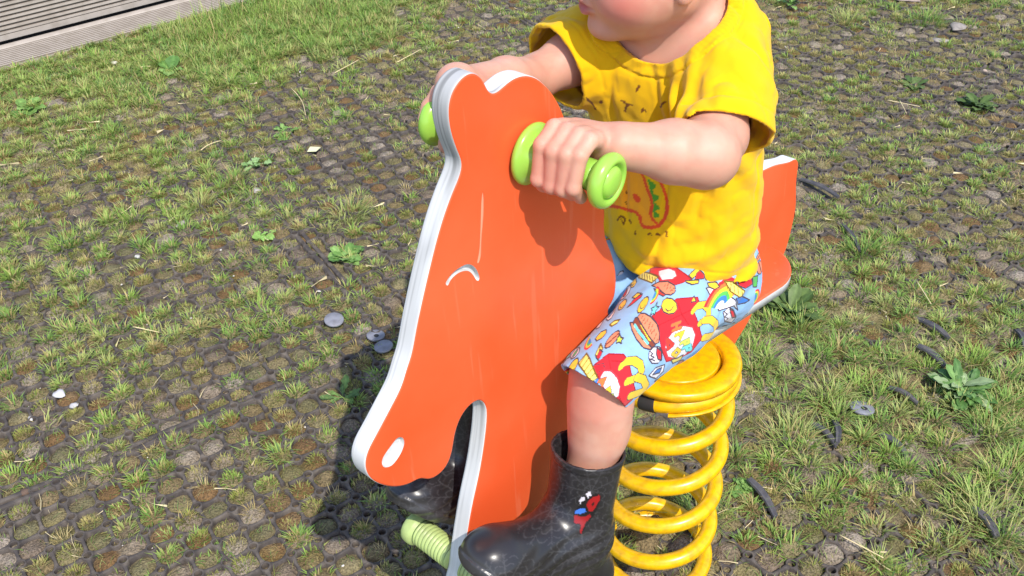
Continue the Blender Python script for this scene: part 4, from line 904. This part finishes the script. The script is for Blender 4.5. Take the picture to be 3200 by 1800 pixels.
for u0, v0, u1, v1 in ((13.3, -60, 13.3, -31.2), (13.3, -30.3, 13.3, -7), (-11, -30.75, 13, -30.75), (13.6, -30.75, 37, -30.75), (37.2, -40, 37.2, -16), (37.5, -30.75, 64, -30.75), (37.2, -64, 37.2, -42)):
    strip(cell2xy(u0, v0), cell2xy(u1, v1), .011, .006)
me = fast_mesh('plastic_paving', np.concatenate(VV), [np.concatenate(FF)])
M['grid'] = mat('dusty_black_plastic', lin(72, 66, 63), .75, .25, noise=(55, 4, lin(116, 106, 96), .65), bump=(240, 3, .3, .001))
grid = link('plastic_paving', me, M['grid'], smooth=False); tag(grid, 'black plastic honeycomb ground grid with round corner cells', 'paving', kind='structure')

# ---- blades of grass and moss
class Blades:
    def __init__(s): s.V, s.C, s.n = [], [], 0
    def add(s, root, h, lean, ang, w, c0, c1, bend=.8):
        n = len(root); ld = np.c_[np.cos(ang), np.sin(ang)]; sdv = np.c_[-ld[:, 1], ld[:, 0]]
        z = np.zeros((n, 5, 3)); 
        for j, (t, sgn) in enumerate(((0, -1), (0, 1), (.5, -1), (.5, 1), (1, 0))):
            out = h*lean*(t*(1-bend)+bend*t*t); up = h*np.sqrt(np.maximum(1-lean**2*.8, .05))*(t-.25*lean*t*t)
            z[:, j, :2] = root[:, :2]+ld*out[:, None]+sdv*(sgn*w*(1-.25*t)/2)[:, None]; z[:, j, 2] = root[:, 2]+up-.002*(t == 0)
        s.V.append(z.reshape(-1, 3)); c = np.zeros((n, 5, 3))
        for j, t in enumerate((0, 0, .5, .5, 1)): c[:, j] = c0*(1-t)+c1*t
        s.C.append(c.reshape(-1, 3)); s.n += n
    def build(s, name, m):
        b = np.arange(s.n)[:, None]*5
        me = fast_mesh(name, np.concatenate(s.V), [b+np.array([[0, 1, 3, 2]]), b+np.array([[2, 3, 4]])]); set_col(me, np.concatenate(s.C))
        return link(name, me, m)
G_ = [np.array(lin(*c)) for c in ((156, 186, 88), (174, 196, 106), (138, 174, 86), (188, 196, 120), (132, 168, 98))]
Yl = [np.array(lin(*c)) for c in ((184, 184, 104), (168, 174, 88), (200, 188, 122), (156, 168, 86))]
bl = Blades()
def pick(pal, k): return np.array(pal)[k % len(pal)]
hh = rng.random((nc, 6))
lo_n = vnoise(cc, 5, 21, 2)
pg = np.clip(fc[:, 0]+.55*(lo_n-.5), 0, 1)
blocked = np.zeros(nc, bool)
def tuft(cent, nb, hmean, spread, pal, leanm=.85, w=.0022, dark=.7, tone=None):
    """cent (k,2), nb (k,) blades per tuft"""
    k = np.repeat(np.arange(len(cent)), nb); n = len(k)
    if n == 0: return
    r = np.sqrt(rng.random(n))*spread[k]; a = rng.random(n)*2*np.pi; root = cent[k]+np.c_[r*np.cos(a), r*np.sin(a)]
    h = hmean[k]*rng.uniform(.45, 1.25, n); lean = np.clip(rng.normal(leanm, .2, n)*(.55+.6*r/np.maximum(spread[k], 1e-4)), .1, 1.05)
    ang = a+rng.normal(0, .7, n); tone_ = (rng.integers(0, 4, len(cent)) if tone is None else tone)
    c = pick(pal, tone_[k]+(rng.random(n) < .3)*rng.integers(0, 5, n))*rng.uniform(.75, 1.2, (n, 1))
    dead = rng.random(n) < .15; c[dead] = np.array(lin(206, 186, 128))*rng.uniform(.8, 1.1, (dead.sum(), 1))
    ok_ = ~beyond(root, -.008)
    root, h, lean, ang, c, k, n = root[ok_], h[ok_], lean[ok_], ang[ok_], c[ok_], k[ok_], ok_.sum()
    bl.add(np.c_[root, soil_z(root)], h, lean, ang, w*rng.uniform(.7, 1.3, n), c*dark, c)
SPR = np.full(nc, CELL*.36)
# green tufts
gs = hh[:, 0] < pg*1.02
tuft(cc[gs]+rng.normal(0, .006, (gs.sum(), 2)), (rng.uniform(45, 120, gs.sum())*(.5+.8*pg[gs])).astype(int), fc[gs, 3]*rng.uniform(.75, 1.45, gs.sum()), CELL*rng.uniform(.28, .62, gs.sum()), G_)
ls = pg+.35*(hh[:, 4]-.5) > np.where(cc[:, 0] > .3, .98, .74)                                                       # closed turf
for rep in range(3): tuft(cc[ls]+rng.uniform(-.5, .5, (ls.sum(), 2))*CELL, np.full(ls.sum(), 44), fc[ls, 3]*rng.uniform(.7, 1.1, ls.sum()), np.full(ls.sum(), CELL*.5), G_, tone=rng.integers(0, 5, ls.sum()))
# yellow-green moss pads and dry tufts
ms = hh[:, 1] < fc[:, 1]*.85+.18
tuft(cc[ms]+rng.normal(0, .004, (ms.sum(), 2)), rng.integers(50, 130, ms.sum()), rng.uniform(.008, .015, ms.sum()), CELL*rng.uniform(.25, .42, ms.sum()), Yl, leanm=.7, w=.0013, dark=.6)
ds = hh[:, 2] < .13
tuft(cc[ds]+rng.normal(0, .006, (ds.sum(), 2)), rng.integers(20, 45, ds.sum()), rng.uniform(.014, .028, ds.sum()), CELL*rng.uniform(.2, .36, ds.sum()), [np.array(lin(*c)) for c in ((204, 180, 122), (190, 168, 108), (214, 194, 140))], leanm=.9, w=.0013, dark=.7)
# thin fuzz everywhere
n = int(nc*12); kk = rng.integers(0, nc, n); root = cc[kk]+rng.uniform(-.5, .5, (n, 2))*CELL
cl = pick(G_+Yl, rng.integers(0, 9, n))*rng.uniform(.6, 1.1, (n, 1))
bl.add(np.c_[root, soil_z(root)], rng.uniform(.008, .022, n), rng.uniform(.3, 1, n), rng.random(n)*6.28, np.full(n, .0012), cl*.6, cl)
# long blades along the deck edge and a few big clumps
lb = [(-0.9917,3.148), (-0.9148,3.035), (-1.032,3.042), (-0.8949,3.191), (-0.7872,3.185), (-0.69,3.245), (-0.5813,3.239), (-0.9906,3.263), (-0.8634,3.307)]
tuft(np.array(lb), np.full(len(lb), 70), np.full(len(lb), .085), np.full(len(lb), .07), G_, leanm=.45, w=.0024)
bg_ = [((0.7753,1.045), .07), ((0.8489,1.146), .05), ((0.8616,1.249), .05), ((0.4985,1.241), .05), ((-0.3898,2.026), .05), ((0.4699,1.454), .05), ((0.5865,1.546), .05), ((0.7951,1.815), .045), ((1.364,3.061), .06), ((1.11,3.075), .05), ((0.8928,1.428), .045), ((0.5919,1.35), .045), ((-0.7688,2.077), .04), ((-0.9177,2.013), .04), ((-1.04,1.919), .04), ((-0.7024,2.184), .045), ((0.314,1.083), .05)]
tuft(np.array([b_[0] for b_ in bg_]), np.full(len(bg_), 170), np.array([b_[1] for b_ in bg_]), np.array([b_[1] for b_ in bg_])*.8, G_, leanm=.75, w=.002)
M['grass'] = mat('grass', attr='Col', rough=.6, spec=.25, trans=.35)
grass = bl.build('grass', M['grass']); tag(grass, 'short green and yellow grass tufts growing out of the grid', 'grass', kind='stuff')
# ---- dead straw lying about
st = Blades(); n = 900; root = np.c_[rng.uniform(-2, 2, n*4), rng.uniform(.5, 4, n*4)]; root = root[inview(root)][:n]; n = len(root)
Ls = rng.uniform(.012, .06, n)*rng.uniform(.5, 1, n); c = np.array(lin(222, 204, 160))*rng.uniform(.6, 1.05, (n, 1))
z = soil_z(root); bl2 = root; ang = rng.random(n)*6.28
SV = np.zeros((n, 6, 3)); ld = np.c_[np.cos(ang), np.sin(ang)]; sdv = np.c_[-ld[:, 1], ld[:, 0]]; wv = rng.uniform(.0006, .0014, n); bend = rng.normal(0, .25, n)
for j, (t, sg) in enumerate(((-.5, -1), (-.5, 1), (0, -1), (0, 1), (.5, -1), (.5, 1))):
    SV[:, j, :2] = root+ld*(Ls*t)[:, None]+sdv*(sg*wv/2*(1-.5*abs(t)*2)+Ls*bend*(t*t-.12))[:, None]; SV[:, j, 2] = np.maximum(z+.010, .006)+rng.normal(0, .002, n)*0+Ls*t*rng.normal(0, .12, n)
b = np.arange(n)[:, None]*6; me = fast_mesh('straw', SV.reshape(-1, 3), [np.concatenate([b+np.array([[0, 1, 3, 2]]), b+np.array([[2, 3, 5, 4]])])]); set_col(me, np.repeat(c, 6, 0))
M['straw'] = mat('straw', attr='Col', rough=.7, spec=.3)
tag(link('straw', me, M['straw']), 'bits of dead straw scattered over the ground', 'straw', kind='stuff')
# ---- small pale grit
n = 260; root = np.c_[rng.uniform(-2, 2, n*4), rng.uniform(.5, 4, n*4)]; root = root[inview(root)][:n]; n = len(root)
ico = bmesh.new(); bmesh.ops.create_icosphere(ico, subdivisions=1, radius=1); iv_ = np.array([v.co for v in ico.verts]); if_ = np.array([[v.index for v in f.verts] for f in ico.faces]); ico.free()
sz = rng.uniform(.0012, .0042, n)*rng.uniform(.5, 1, n); PV = iv_[None]*(sz[:, None, None]*rng.uniform(.55, 1.3, (n, len(iv_), 1)))*np.array([1, 1, .6])
PV = PV+np.c_[root, np.maximum(soil_z(root)+.004, .0)][:, None]
me = fast_mesh('gravel', PV.reshape(-1, 3), [(np.arange(n)[:, None, None]*len(iv_)+if_[None]).reshape(-1, 3)]); M['grit'] = mat('pale_stone', lin(214, 206, 196), .8, .3, noise=(120, 2, lin(160, 150, 140), .6))
tag(link('gravel', me, M['grit'], smooth=False), 'tiny pale grit scattered among the cells', 'gravel', kind='stuff')
# ================================================================== THINGS ON THE GROUND
def at(xy, dz=0.): return np.array([xy[0], xy[1], float(soil_z(np.array([xy]))[0])+dz])
# ---- broad-leaved weeds
M['leaf'] = mat('weed_leaf', attr='Col', rough=.55, spec=.35, trans=.25, bump=(160, 2, .3, .001))
def leaf(base, ang, L, w, rise, droop, col, wavy=.0, lobes=0):
    n = 11; t = np.linspace(0, 1, n); ld = np.array([math.cos(ang), math.sin(ang)]); sv = np.array([-ld[1], ld[0]])
    prof = np.interp(t, [0, .12, .35, .6, .85, 1], [.10, .14, .62, 1, .72, .03])*w/2
    if lobes: prof = prof*(.65+.35*np.abs(np.sin(t*math.pi*lobes)))
    V = []
    for i in range(n):
        c = np.array([*(base[:2]+ld*L*t[i]*math.cos(rise*.6)), base[2]+L*(math.sin(rise)*t[i]-droop*t[i]**2)])
        for k in (-1, -.5, 0, .5, 1):
            V.append(c+np.array([*(sv*prof[i]*k), .25*prof[i]*abs(k)+wavy*math.sin(i*1.9+k*2)]))
    V = np.array(V); Q = np.array([[i*5+k, i*5+k+1, (i+1)*5+k+1, (i+1)*5+k] for i in range(n-1) for k in range(4)])
    C_ = np.tile(np.array(col), (len(V), 1)); kk = np.tile([1, .9, 1.25, .9, 1], n); C_ = C_*kk[:, None]*rng.uniform(.9, 1.1, (len(V), 1))
    return V, Q, C_
def weed(xy, nl, L, w, cols, label, name='weed', cat='weed', group=None, rise=(.1, .75), lobes=0, spread=2*math.pi, a0=0.):
    b = at(xy, .002); root = empty(name, b, label, cat, group)
    nl = int(nl*1.5); L = L*.82
    for i in range(nl):
        ang = a0+spread*i/nl+rng.normal(0, .25); LL = L*rng.uniform(.6, 1.1); bb = b+np.array([*(rng.normal(0, .006, 2)), .002])
        V, Q, C_ = leaf(bb, ang, LL, w*rng.uniform(.75, 1.2)*LL/L, rng.uniform(*rise), rng.uniform(.05, .45), np.array(lin(*cols[i % len(cols)])), .0015, lobes)
        me = fast_mesh('leaf', V, [Q]); set_col(me, C_); link('leaf', me, M['leaf'], root)
    return root
BR = [(124, 160, 84), (108, 146, 72), (138, 172, 96), (94, 132, 66)]; DK = [(84, 108, 56), (96, 118, 62), (74, 96, 50), (108, 128, 74)]
weed((-0.3767,1.846), 13, .052, .027, BR, 'bright green rosette weed beside the long black seam strip')
weed((-1.016,2.807), 9, .075, .042, BR, 'pale broad-leaved weed at the lower edge of the grass bank')
weed((-1.37,2.589), 7, .070, .040, BR, 'light green upright weed in the yellow moss at the left edge')
weed((-0.6128,2.43), 12, .055, .022, BR, 'toothed dandelion weed between the seam and the horse ear', lobes=5)
weed((-0.6641,2.251), 6, .035, .026, [(150, 180, 120), (130, 165, 100)], 'small grey-green weed touching the seam strip')
weed((0.5837,1.604), 34, .080, .024, DK, 'dark leafy weed clump under the round seat end', rise=(.2, 1.0))
weed((0.8435,1.347), 46, .075, .020, [(104, 142, 74), (122, 158, 88), (84, 122, 62), (150, 170, 122)], 'largest leafy weed clump in the grass at the right', rise=(.1, 1.0))
weed((1.315,2.491), 20, .07, .026, DK, 'loose dark weed near the upper right seam strip', rise=(.2, .9))
weed((1.183,2.632), 14, .06, .024, DK, 'dark weed in the middle of the upper right grid')
weed((0.9619,3.215), 9, .08, .02, BR, 'spiky pale weed behind the shoulder of the yellow shirt', rise=(.5, 1.2))
weed((-0.3332,1.391), 7, .045, .016, [(120, 150, 80), (96, 124, 70)], 'ragged dandelion weed in the shade beside the horse nose', lobes=4)
weed((0.3917,1.137), 16, .03, .018, BR, 'small round-leaved clover weed beside the spring coils')
weed((-0.5855,1.933), 8, .04, .02, [(140, 176, 90), (150, 190, 100)], 'small yellow-green weed left of the seam strip')
# ---- round plastic plugs lying on the soil
M['plug'] = mat('grey_plastic_plug', lin(132, 132, 140), .5, .4, noise=(60, 3, lin(96, 92, 92), .6), bump=(200, 2, .2, .001))
def plug(xy, r, tilt, label, hole=False):
    c = at(xy, .010); ax = np.array([math.sin(tilt[0]), math.sin(tilt[1]), 1.])
    root = empty('plastic_plug', c, label, 'plastic plug', 'round grey plastic plugs on the ground')
    raw('disc', *lathe(c, ax, [(-.004, r*.96), (-.001, r), (.0008, r*.99), (.0016, r*.95), (.0016, r*.3), (.0012, 0)], 36), M['plug'], root)
    if hole: raw('socket', *lathe(c+np.array([.002, -.004, .0021]), ax, [(-.001, r*.26), (.0008, r*.26), (.0006, r*.2), (-.0002, 0)], 20), M['dark'], root)
plug((-0.3748,1.613), .0205, (.1, -.1), 'grey plastic plug farthest from the horse edge, lying among bare cells')
plug((-0.2833,1.565), .0190, (.05, .1), 'grey plastic plug with a dark square hole beside the horse edge', True)
plug((-0.2634,1.525), .0195, (-.1, .05), 'plain bluish plastic plug touching the white horse edge in shade')
plug((0.6425,1.308), .0225, (.1, .2), 'pale grey plastic plug in the grass right of the spring', True)
# ---- stones and scraps
def stone(xy, r, flat, label, colr=(200, 192, 184), name='stone', cat='stone'):
    bm = bmesh.new(); bmesh.ops.create_icosphere(bm, subdivisions=2, radius=1)
    for v in bm.verts: v.co *= 1+.25*math.sin(v.co.x*3+xy[0]*50)+.12*math.sin(v.co.y*5+xy[1]*70)
    V = np.array([v.co for v in bm.verts])*np.array([r, r*.75, r*flat]); Fc = [[v.index for v in f.verts] for f in bm.faces]; bm.free()
    a = xy[0]*90; Rm = np.array([[math.cos(a), -math.sin(a), 0], [math.sin(a), math.cos(a), 0], [0, 0, 1]])
    key_ = 'st%d_%d_%d' % colr
    if key_ not in M: M[key_] = mat('stone_face', lin(*[int(c*.86) for c in colr]), .85, .25, noise=(70, 4, lin(*[int(c*.6) for c in colr]), .6), bump=(120, 4, .4, .002))
    o = raw(name, (V*.72)@Rm.T+at(xy, r*flat*.45+.005), Fc, M[key_], smooth=True); tag(o, label, cat)
stone((-0.8797,1.408), .019, .3, 'larger white chalky stone in the bare cells at lower left', (226, 222, 222))
stone((-0.8478,1.384), .014, .3, 'smaller white stone just right of the larger chalky one', (226, 222, 222))
stone((-0.9188,1.352), .009, .5, 'small round white pebble on a wall at lower left', (222, 218, 216))
stone((-0.7915,1.99), .016, .45, 'rounded grey stone in a cell left of the seam strip', (186, 174, 166))
stone((-0.6383,2.14), .018, .4, 'flat pale stone lying against the seam strip', (206, 196, 190))
stone((-0.8579,1.862), .010, .5, 'long white stone chip in the tufts at left centre', (222, 220, 212))
stone((-0.4199,1.723), .009, .35, 'pale chip just below the bright rosette weed', (222, 216, 210))
stone((-1.212,2.872), .016, .35, 'cream chip in the grass bank below the deck', (236, 228, 206), 'wood_chip', 'wood chip')
stone((1.443,3.009), .045, .22, 'broad pale crumbled stone patch at the upper right', (176, 166, 158))
stone((1.358,2.915), .03, .25, 'whitish crumbled stone left of the broad pale patch', (176, 166, 158))
stone((1.358,3.239), .05, .15, 'flat pinkish slab of dirt at the top edge', (186, 166, 158))
stone((1.411,2.698), .011, .5, 'single buff pebble near the right seam strip', (214, 190, 172))
stone((-0.8628,1.174), .016, .4, 'brown lump resting on the lower left seam strip', (120, 98, 84))
# square paper scrap
c = at((-0.5162,2.319), .016); q = [(-.017, -.010, 0), (.008, -.016, .004), (.017, .006, .003), (.013, .013, 0), (-.012, .012, .002)]
V = np.array([c+np.array(p) for p in q]+[c+np.array(p)+np.array([0, 0, -.0012]) for p in q]); Fc = [(0, 1, 2, 3, 4), (9, 8, 7, 6, 5)]+[(i, 5+i, 5+(i+1) % 5, (i+1) % 5) for i in range(5)]
M['paper'] = mat('faded_paper', lin(216, 214, 172), .8, .2); tag(raw('paper_scrap', V, Fc, M['paper'], smooth=False), 'faded greenish square scrap of card on the bare cells', 'scrap')
# ---- broken strips of black plastic
M['shard'] = mat('worn_black_plastic', lin(74, 72, 76), .55, .4, noise=(60, 3, lin(112, 106, 102), .6))
def shard(p, q, w, label, lift=.012):
    a, b = at(p, lift), at(q, lift*.8); t = np.linspace(0, 1, 9); c = a+(b-a)*t[:, None]; d = (b-a)/np.linalg.norm(b-a); s_ = np.array([-d[1], d[0], 0])
    c = c+s_*(.004*np.sin(t*3.3))[:, None]+np.array([0, 0, 1])*(.004*np.sin(t*math.pi))[:, None]; V = []
    for i in range(9):
        ww = w*(.6+.4*math.sin(.5+2.3*t[i]))
        for o_, z_ in ((-1, 0), (-.8, .004), (0, .0015), (.8, .004), (1, 0), (0, -.004)): V.append(c[i]+s_*o_*ww/2+np.array([0, 0, z_]))
    Fc = [(i*6+k, i*6+(k+1) % 6, (i+1)*6+(k+1) % 6, (i+1)*6+k) for i in range(8) for k in range(6)]+[(5, 4, 3, 2, 1, 0), tuple(48+k for k in range(6))]
    tag(raw('plastic_strip', V, Fc, M['shard'], smooth=False), label, 'plastic strip', 'broken black plastic strips')
shard((0.831,1.565), (0.8694,1.493), .014, 'long black strip highest in the grass at the right')
shard((0.7996,1.475), (0.835,1.418), .015, 'thick black strip just under the longest one in the right grass')
shard((0.7057,1.357), (0.7457,1.313), .010, 'thin black strip left of the largest weed clump')
shard((0.5428,1.274), (0.5719,1.219), .012, 'black strip half buried in bare soil right of the coils')
shard((0.5831,1.282), (0.5745,1.224), .012, 'short upright black strip crossing bare soil near the pale plug')
shard((0.6583,1.245), (0.6893,1.196), .014, 'black strip below right of the pale plug')
shard((0.4003,1.146), (0.4321,1.072), .014, 'curved black strip beside the lowest visible coil')
shard((0.7616,1.079), (0.7758,1.013), .016, 'black lump of strip at the lower right in the tufts')
shard((0.7251,2.121), (0.792,2.019), .014, 'black edge strip emerging behind the orange tail')
shard((1.018,1.525), (1.013,1.47), .014, 'short black strip at the right edge')
shard((0.774,1.918), (0.7863,1.815), .010, 'flattened black strip on bare soil right of the seat')
# ---- individual long straws
def straw(p, q, label, bow=.0):
    a, b = at(p, .018), at(q, .018); t = np.linspace(0, 1, 8); c = a+(b-a)*t[:, None]; d = (b-a)/np.linalg.norm(b-a); s_ = np.array([-d[1], d[0], 0])
    c = c+s_*(bow*np.sin(t*math.pi))[:, None]; o = raw('dry_stem', *tube(c, np.linspace(.0011, .0007, 8), 6), M['stem'])
    tag(o, label, 'dry stem', 'long dry stems on the ground')
M['stem'] = mat('dry_stem_straw', lin(226, 206, 160), .7, .3)
straw((0.5257,1.028), (0.5796,0.9757), 'long pale double stem on the cells at the lower right')
straw((0.8655,1.674), (0.87,1.6), 'straight pale stem in the grass right of the seat')
straw((-0.3344,2.825), (-0.266,2.905), 'pale stem on the grid above the horse ear')
straw((-0.6719,2.407), (-0.3998,2.299), 'thin pale stem across the grid right of the toothed weed', .02) if 0 else None
straw((-0.5148,2.759), (-0.4513,2.837), 'pale stem in the yellow moss below the grass bank')
straw((-0.6318,2.667), (-0.5683,2.514), 'bent stem standing out above the toothed weed', .01)
straw((-0.7908,1.599), (-0.7321,1.581), 'short bright stem in the mossy cells at left')
straw((1.066,2.515), (1.143,2.476), 'pale stem by the dark weed in the upper right grid')
straw((1.096,2.502), (1.087,2.422), 'short stem standing below the crossing pale one')
straw((-0.8144,2.318), (-0.7723,2.369), 'bent buff stem in the thin grass left of the seam', .008)

# ================================================================== DECK AND CLADDING
M['deck'] = mat('grey_deck_board', lin(170, 160, 150), .7, .25, noise=(26, 4, lin(146, 136, 124), .7), bump=(90, 4, .25, .002), stretch=(1, 1, 1))
dd = E1-.055*E2; dd /= np.linalg.norm(dd); dn = np.array([-dd[1], dd[0]])           # along the boards, away from the lawn
o0 = cell2xy(5.0, -69.0)
M['groove'] = mat('dark_board_groove', lin(124, 113, 102), .9, .2)  # darker tone for the groove faces of the ribbed boards
def board_prof(prof, name, root, m, l0=-2.2, l1=2.6, grooves=None):
    """profile [(away, height)...] extruded along the boards"""
    V = []
    for l in (l0, l1):
        for a_, z_ in prof: V.append((*(o0+dd*l+dn*a_), z_))
    n = len(prof); Fc = [(i, i+1, n+i+1, n+i) for i in range(n-1)]+[tuple(range(n))[::-1], tuple(n+i for i in range(n))]+[(n-1, 0, n, 2*n-1)]
    o = raw(name, V, Fc, m, root, smooth=False)
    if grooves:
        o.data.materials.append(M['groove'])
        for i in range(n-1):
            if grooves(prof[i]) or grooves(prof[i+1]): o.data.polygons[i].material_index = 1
    return o
def ribs(a0, a1, step, depth, plane):
    out = []; a = a0
    while a < a1-1e-6:
        for t, k in ((0, 1), (.16, 1), (.24, 0), (.52, 0), (.60, 1)): out.append(plane(a+step*t, depth*k))
        a += step
    return out
droot = empty('deck', (*(o0+dd*.3), 0), 'weathered grey ribbed deck boards beside the grass bank', 'deck')
DZ = .022
def ribs2(a0, n, step, depth, plane):
    out = []
    for i in range(n):
        for t, k in ((0, 1), (.10, 1), (.16, 0), (.72, 0), (.78, 1)): out.append(plane(a0+step*(i+t), depth*k))
    out.append(plane(a0+step*n, depth)); return out
pf = [(0, -.03), (0, DZ-.003)]+ribs2(.003, 9, .0138, .006, lambda a, k: (a, DZ-k))
pf += [(.129, DZ), (.134, DZ+.003), (.146, DZ+.005), (.158, DZ+.003), (.164, DZ-.002), (.165, -.03)]
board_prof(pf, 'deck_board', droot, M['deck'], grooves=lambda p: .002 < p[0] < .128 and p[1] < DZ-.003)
board_prof([(.1645, -.028), (.21, -.028), (.21, -.026), (.1645, -.026)], 'gap_shade_sheet', droot, M['dark'])  # thin black sheet, puts the shadow of the gap into colour
wroot = empty('cladding_wall', (*(o0+dd*.3+dn*.21), 0), 'upright ribbed grey cladding boards behind the dark gap', 'wall')
WA = .194
pw_ = [(WA+.02, .020), (WA+.002, .020), (WA, .022), (WA, .040)]+ribs2(.040, 9, .0147, .008, lambda a, k: (WA+k, a))+[(WA, .175), (WA, .188), (WA+.02, .188)]
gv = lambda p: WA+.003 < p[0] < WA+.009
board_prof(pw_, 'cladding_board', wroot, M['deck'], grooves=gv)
board_prof([(WA+.021, -.03), (WA+.06, -.03), (WA+.06, .6), (WA+.021, .6)], 'backing', wroot, M['dark'])
pw2 = [(x, z+.178) for x, z in pw_]
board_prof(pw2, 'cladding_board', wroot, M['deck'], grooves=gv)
